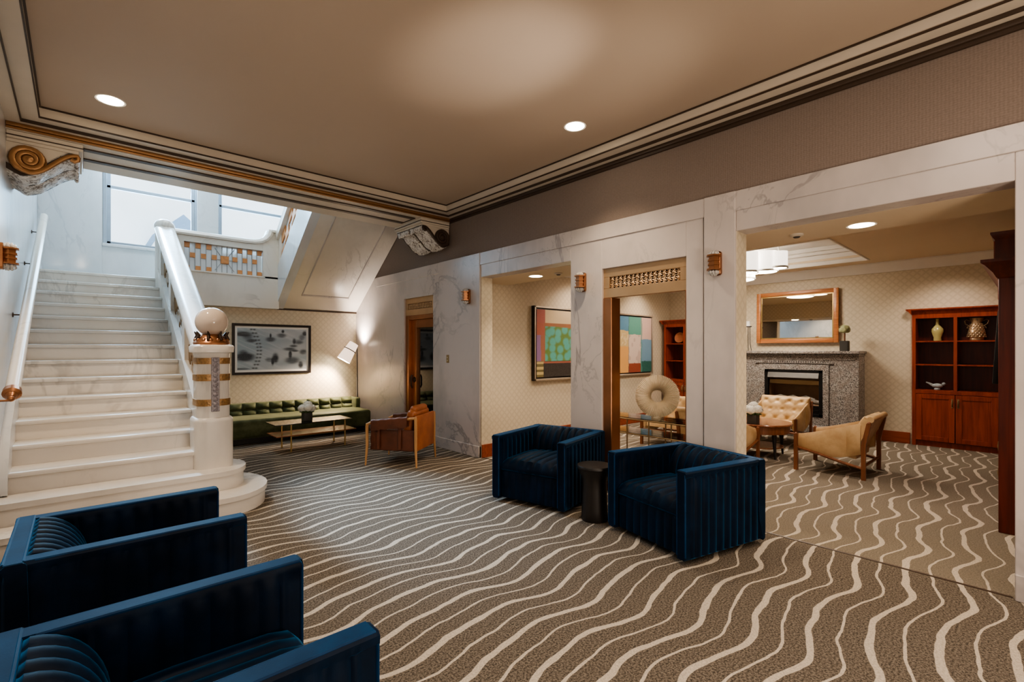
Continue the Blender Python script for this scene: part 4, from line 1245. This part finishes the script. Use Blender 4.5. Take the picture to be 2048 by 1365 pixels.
def candle_stand(loc):
    t = thing('candle_stand', 'tall iron candle stand at the left end of the mantel', 'candle holder', loc)
    bm = BM()
    for k in range(3):
        a = 2 * pi * k / 3 + .3
        tube(bm, [(.075 * cos(a), .075 * sin(a), .003), (.045 * cos(a), .045 * sin(a), .15), (.04 * cos(a), .04 * sin(a), .46)], .006, 6)
    obj('tripod', bm, M['iron'], t)
    bm = BM(); lathe(bm, [(0, .46), (.065, .46), (.07, .475), (0, .475)], 20); obj('dish', bm, M['iron'], t)
    bm = BM(); lathe(bm, [(0, .475), (.04, .475), (.04, .57), (.0, .57)], 18); obj('candle', bm, M['paperwhite'], t)
candle_stand((9.56, 3.80, 1.487))

def topiary(loc):
    t = thing('topiary_plant', 'small pale topiary in a dark square pot on the mantel', 'plant', loc)
    bm = BM(); box(bm, -.06, .06, -.06, .06, 0, .17, .006, 1); obj('pot', bm, M['darkpot'], t)
    bm = BM(); tube(bm, [(0, 0, .16), (.005, 0, .30)], .012, 8); obj('stem', bm, M['walnut'], t)
    bm = BM(); petals(bm, (0, 0, .36), .072, 110, .022, 4, 1); sphere(bm, (0, 0, .36), .06, 10, 8); obj('foliage', bm, M['topiary'], t)
topiary((9.52, 2.22, 1.487))

# ------------------------------------------------------------------ built-in bookcases and what stands on them
def bookcase(label, X, y0, y1, depth):
    """front plane at X facing -X"""
    t = thing('bookcase', label, 'bookcase', (X, y0, 0), 0, 'cherry bookcases')
    W = y1 - y0; m = .045
    bm = BM()
    box(bm, 0, depth, 0, m, 0, 2.0); box(bm, 0, depth, W - m, W, 0, 2.0); box(bm, 0, depth, W / 2 - .02, W / 2 + .02, .88, 2.0)
    box(bm, 0, depth, 0, W, 2.0, 2.06); box(bm, .004, depth, 0, W, .82, .88, .003, 1); box(bm, .03, depth, 0, W, 0, .08)
    obj('carcass', bm, M['redwood'], t)
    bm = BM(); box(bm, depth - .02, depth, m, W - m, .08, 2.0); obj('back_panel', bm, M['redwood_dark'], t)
    for z in (1.26, 1.625):
        bm = BM(); box(bm, .012, depth - .02, m, W - m, z, z + .022, .002, 1); obj('shelf', bm, M['redwood'], t)
    bm = BM(); pr = [(0, 2.06), (-.012, 2.075), (-.03, 2.10), (-.06, 2.125), (-.07, 2.13), (-.07, 2.15), (.05, 2.15), (.05, 2.06)]
    prism(bm, pr, 'y', -.0, W)
    for s, yy in ((-1, 0), (1, W)):
        prism(bm, [(yy + s * -p[0] if p[0] < 0 else yy, p[1]) for p in pr[:6]] + [(yy, 2.15)], 'x', -.07, .05)
    obj('crown', bm, M['redwood'], t)
    for k in range(2):
        a, b_ = (m + .004, W / 2 - .004) if k == 0 else (W / 2 + .004, W - m - .004)
        bm = BM()
        for q in ((a, a + .07, .09, .815), (b_ - .07, b_, .09, .815), (a + .07, b_ - .07, .09, .16), (a + .07, b_ - .07, .745, .815)): box(bm, -.014, .01, *q, .003, 1)
        box(bm, -.004, .006, a + .07, b_ - .07, .16, .745)
        d = obj('door', bm, M['redwood'], t)
        bm = BM(); yy = b_ - .03 if k == 0 else a + .03
        tube(bm, [(-.014, yy, .64), (-.04, yy, .655), (-.045, yy, .69), (-.04, yy, .725), (-.014, yy, .74)], [.006, .009, .011, .009, .006], 8); box(bm, -.017, -.012, yy - .012, yy + .012, .62, .76, .002, 1)
        obj('handle', bm, M['brassdull'], d)
    return t
bookcase('built-in cherry bookcase with vases on its top shelves beside the television', 9.84, .375, 1.39, .34)
bookcase('cherry bookcase standing in the far corner beyond the ring sculpture', 9.52, 4.62, 5.56, .34)

def lathe_thing(name, label, cat, loc, part, prof, mat, seg=28):
    t = thing(name, label, cat, loc)
    bm = BM(); lathe(bm, prof, seg); obj(part, bm, mat, t)
    return t
lathe_thing('bottle_vase', 'slender pale green bottle vase on the upper left bookcase shelf', 'vase', (9.97, 1.10, 1.648), 'body', [(0, 0), (.048, 0), (.05, .01), (.046, .05), (.062, .10), (.074, .145), (.070, .185), (.045, .22), (.024, .245), (.019, .32), (.025, .345), (.020, .345), (.015, .30), (0, .29)], M['celadon'])
def handled_jar():
    t = thing('handled_jar', 'bubbled bronze jar with two looped handles on the upper right bookcase shelf', 'vase', (9.97, .66, 1.648))
    bm = BM(); lathe(bm, [(0, 0), (.08, 0), (.085, .015), (.08, .03), (.098, .06), (.09, .14), (.07, .22), (.06, .26), (.075, .31), (.085, .335), (.075, .335), (.055, .27), (0, .26)], 28)
    for i in range(8):
        for k in range(14):
            z = .055 + i * .026; r = .1 - max(0, z - .06) * .2; a = 2 * pi * (k + .5 * (i % 2)) / 14
            sphere(bm, (r * cos(a), r * sin(a), z), .013, 6, 4)
    obj('body', bm, M['jar_silver'], t)
    for s in (1, -1):
        bm = BM(); tube(bm, [(0, s * .068, .29), (0, s * .11, .315), (0, s * .13, .29), (0, s * .12, .25), (0, s * .078, .215)], .008, 8)
        tube(bm, [(0, s * .078, .215), (0, s * .10, .20), (0, s * .10, .18)], .006, 6); obj('handle', bm, M['jar_silver'], t)
handled_jar()
def bird():
    t = thing('ceramic_bird', 'small grey ceramic bird on the lower left bookcase shelf', 'ornament', (9.95, 1.10, .881))
    bm = BM(); lathe(bm, [(0, 0), (.035, 0), (.04, .012), (.03, .03)], 16)
    sphere(bm, (0, 0, .065), .05, 16, 10, (.8, 1.35, .75)); sphere(bm, (0, -.075, .095), .025, 12, 8); tube(bm, [(0, .05, .07), (0, .10, .10), (0, .135, .115)], [.022, .014, .008], 8)
    obj('body', bm, M['bluebird'], t)
    bm = BM(); tube(bm, [(0, -.095, .097), (0, -.118, .094)], [.009, .002], 6); obj('beak', bm, M['darkpot'], t)
bird()
def dish_plate():
    t = thing('display_plate', 'round terracotta plate propped on the far corner bookcase shelf', 'plate', (9.70, 5.28, 1.648))
    mt = Matrix.Translation((0, 0, .125)) @ Matrix.Rotation(R(-78), 4, 'Y')
    bm = BM(); lathe(bm, [(0, .0), (.07, .0), (.11, .018), (.118, .02), (.11, .024), (.07, .008), (0, .008)], 28, mat=mt); obj('dish', bm, M['plate'], t)
    bm = BM(); tube(bm, [(-.04, -.03, .012), (.03, -.03, .006), (.06, -.03, .12)], .005, 6); tube(bm, [(-.04, .03, .012), (.03, .03, .006), (.06, .03, .12)], .005, 6); tube(bm, [(.0, -.05, .006), (.0, .05, .006)], .005, 6); obj('stand', bm, M['black'], t)
dish_plate()

def media_cabinet():
    t = thing('media_cabinet', 'tall dark cherry cabinet edge behind the right marble jamb', 'cabinet', (5.62, 0, 0))
    y0, y1 = LY0 + .005, .243; L = 2.6
    bm = BM(); box(bm, 0, .045, y0, y1, 0, 2.10, .003, 1); box(bm, L - .045, L, y0, y1, 0, 2.10, .003, 1)
    box(bm, .045, L - .045, y0, y1 - .02, 0, .72, .003, 1); box(bm, .045, L - .045, y0, y0 + .03, .72, 2.10); box(bm, .9, .945, y0, y1, .72, 2.1)
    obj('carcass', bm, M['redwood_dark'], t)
    bm = BM(); pr = [(0, 2.09), (.012, 2.10), (.03, 2.14), (.075, 2.20), (.10, 2.22), (.10, 2.245)]
    loops = []
    for p, z in pr: loops.append([(-p, y0, z), (-p, y1 + p, z), (L, y1 + p, z), (L, y0, z)])
    loft(bm, loops)
    box(bm, -.02, L, y0, y1 + .02, 2.245, 2.43, .004, 1)
    loft(bm, [[(-p, y0, z), (-p, y1 + p, z), (L, y1 + p, z), (L, y0, z)] for p, z in ((.02, 2.41), (.03, 2.425), (.045, 2.455), (.045, 2.47))])
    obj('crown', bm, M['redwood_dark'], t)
    bm = BM()
    for i in range(12): box(bm, -.012 + .0 + i * .012, -.006 + i * .012, y1 + .018, y1 + .026, 2.26, 2.40)
    box(bm, .045, L - .045, y1 - .02, y1 + .005, 1.92, 2.09, .006, 2)
    obj('frieze', bm, M['redwood'], t)
    for i in range(3):
        a = .06 + i * .84
        bm = BM(); box(bm, a, a + .8, y1 - .02, y1, .08, .70, .004, 1); d = obj('door', bm, M['redwood'], t)
        for z in (.55, .30):
            bm = BM(); x = a + .74; tube(bm, [(x, y1, z), (x, y1 + .03, z + .012), (x, y1 + .034, z + .05), (x, y1 + .03, z + .088), (x, y1, z + .1)], .008, 8); obj('handle', bm, M['brassdull'], d)
media_cabinet()
def television():
    t = thing('television', 'thin black television edge projecting from the tall cherry cabinet', 'television', (7.2, .285, 1.53))
    t.rotation_euler = (R(3), 0, R(0))
    bm = BM(); box(bm, -.56, .56, -.02, .025, -.36, .36, .006, 2); obj('housing', bm, M['black'], t)
    bm = BM(); box(bm, -.54, .54, .025, .027, -.34, .34); obj('screen', bm, M['darkglass'], t)
    bm = BM(); box(bm, -.06, .06, -.52, -.02, -.06, .06, .006, 1); obj('wall_arm', bm, M['black'], t)
television()

def chandelier():
    t = thing('drum_chandelier', 'cluster of lit white drum shades hanging in the lounge ceiling tray', 'chandelier', (8.3, 3.28, LZ))
    for x, y, r, z0, z1 in ((0, .18, .26, -.26, .14), (.08, -.22, .19, -.16, .16), (-.30, -.08, .17, -.20, .12), (-.08, .52, .18, -.20, .14), (.34, .12, .17, -.12, .16), (.1, -.42, .13, -.12, .14)):
        bm = BM(); lathe(bm, [(r, z0), (r, z1), (r - .006, z1), (r - .006, z0)], 36)
        s = obj('drum_shade', bm, M['drum'], t); s.location = (x, y, 0)
        bm = BM(); lathe(bm, [(0, z0 + .01), (r - .006, z0 + .01), (r - .006, z0 + .016), (0, z0 + .016)], 36); obj('diffuser', bm, M['drum_lens'], s)
        bm = BM(); lathe(bm, [(r - .012, z0 - .008), (r + .008, z0 - .008), (r + .008, z0 + .022), (r, z0 + .022), (r - .012, z0 + .006)], 36); obj('rim', bm, M['steel'], s)
        bm = BM(); tube(bm, [(0, 0, z1 - .1), (0, 0, .29)], .008, 8); tube(bm, [(-r, 0, z1 - .02), (r, 0, z1 - .02)], .006, 6); obj('rod', bm, M['steel'], s)
    bm = BM(); lathe(bm, [(0, .27), (.22, .27), (.22, .30), (0, .30)], 32); obj('canopy', bm, M['steel'], t)
    l = bpy.data.lights.new('chandelier_uplight', 'POINT'); l.energy = 6; l.color = (1, .88, .72); l.shadow_soft_size = .1
    o = bpy.data.objects.new('chandelier_uplight', l); o.parent = t; o.location = (-.05, .1, .22); COL.objects.link(o)
chandelier()

# ------------------------------------------------------------------ what the stair windows look out on
def neighbour():
    t = thing('street_building', 'pale building with a blue slate gable seen through the stair windows', 'building', (0, 16, 0))
    bm = BM(); box(bm, -12, 14, 6, 8, -2, 13); obj('facade', bm, M['render_wall'], t)
    bm = BM(); prism(bm, [(1.75, 1.5), (1.75, 4.86), (3.05, 4.86), (3.05, 1.5)], 'y', 4.2, 6); obj('gable_house', bm, M['render_wall'], t)
    bm = BM(); prism(bm, [(1.6, 4.84), (2.36, 5.58), (3.2, 4.84)], 'y', 4.1, 6.1); obj('gable_roof', bm, M['roofslate'], t)
    t.location = (.0, 13.2, 0)
neighbour()

# ------------------------------------------------------------------ light
def area(name, loc, target, size, power, col, sy=None):
    l = bpy.data.lights.new(name, 'AREA'); l.energy = power; l.color = col; l.size = size
    if sy: l.shape = 'RECTANGLE'; l.size_y = sy
    o = bpy.data.objects.new(name, l); o.location = loc
    o.rotation_euler = (Vector(target) - Vector(loc)).to_track_quat('-Z', 'Y').to_euler(); COL.objects.link(o)
    return o
def spot(name, loc, target, power, col, size, blend=.6, soft=.1):
    l = bpy.data.lights.new(name, 'SPOT'); l.energy = power; l.color = col; l.spot_size = R(size); l.spot_blend = blend; l.shadow_soft_size = soft
    o = bpy.data.objects.new(name, l); o.location = loc
    o.rotation_euler = (Vector(target) - Vector(loc)).to_track_quat('-Z', 'Y').to_euler(); COL.objects.link(o)
W = bpy.data.worlds.new('sky'); S.world = W; W.use_nodes = True
wn = W.node_tree; bg = wn.nodes['Background']
bg.inputs[0].default_value = (.80, .90, 1.0, 1); bg.inputs[1].default_value = 2.2
DAY = (.45, .74, 1.0); WARM = (1.0, .82, .68)
area('window_daylight', (1.0, YW + .2, 4.3), (.6, 5.5, 1.0), 1.2, 95, DAY, 1.9)
area('window_daylight', (2.6, YW + .2, 4.3), (1.6, 5.5, 1.0), 1.2, 70, DAY, 1.9)
area('stairwell_light', (1.2, 8.6, ZS - .05), (.8, 8.3, 2), 1.6, 40, (.85, .93, 1.0), 1.6)
# added fill lamps without fittings, out of frame: over the seats, behind the camera
for x, y, p in ((1.0, -1.6, 26), (3.0, -1.8, 12), (1.6, .3, 24)): area('lobby_fill_area', (x, y, ZC - .02), (x, y, 0), .9, p, WARM)
for x, y, p in ((.25, 2.94, 75), (.25, .7, 40), (2.6, .5, 22)): spot('lobby_fill_spot', (x, y, ZC - .02), (x, y, 0), p, (1, .84, .66), 110, .8, .08)  # unseen spots added to brighten the tub chairs from above
spot('ceiling_patch_spot', (2.55, .4, 1.25), (2.25, 2.6, ZC), 170, (1.0, .88, .78), 25, 1.0, .10)  # added spots in mid-air that throw the bright patch on the ceiling
spot('ceiling_patch_spot', (2.9, .3, 1.25), (2.95, 2.3, ZC), 60, (1.0, .86, .74), 34, 1.0, .2)
area('ceiling_bounce_fill', (1.6, -1.8, .9), (1.6, 2.0, ZC), 1.2, 55, (1.0, .84, .68))  # unseen fill added behind the camera to lift the ceiling
spot('stair_daylight', (.6, 10.3, 5.2), (1.95, 4.5, 0), 3200, (.5, .74, 1.0), 22, .9, .35)
for y in (1.2, 4.0): spot('lounge_fill_spot', (6.0, y, LZ - .02), (6.0, y, 0), 100, WARM, 120, .8)  # added spots without fittings brighten the lounge and wash its walls
spot('lounge_fill_spot', (8.9, .95, LZ - .02), (9.75, .95, 1.1), 50, WARM, 100, .8)
spot('lounge_fill_spot', (6.6, 5.0, LZ - .02), (6.6, 5.55, 1.4), 45, WARM, 110, .8)
spot('lounge_fill_spot', (8.6, 5.0, LZ - .02), (8.6, 5.55, 1.4), 40, WARM, 110, .8)

# ------------------------------------------------------------------ camera
cd = bpy.data.cameras.new('camera'); cam = bpy.data.objects.new('camera', cd); COL.objects.link(cam)
cd.sensor_width = 36; cd.lens = 36 * 960 / 2048; cd.shift_y = 18.5 / 2048; cd.clip_start = .05
cam.location = (0, 0, 1.5)
yaw = math.atan2(869, 960)
cam.rotation_euler = (pi / 2, 0, -yaw)
S.camera = cam
S.view_settings.view_transform = 'AgX'
S.view_settings.look = 'AgX - Medium High Contrast'
S.view_settings.exposure = .8
S.cycles.max_bounces = 8; S.cycles.diffuse_bounces = 4; S.cycles.transparent_max_bounces = 12
S.cycles.sample_clamp_indirect = 6
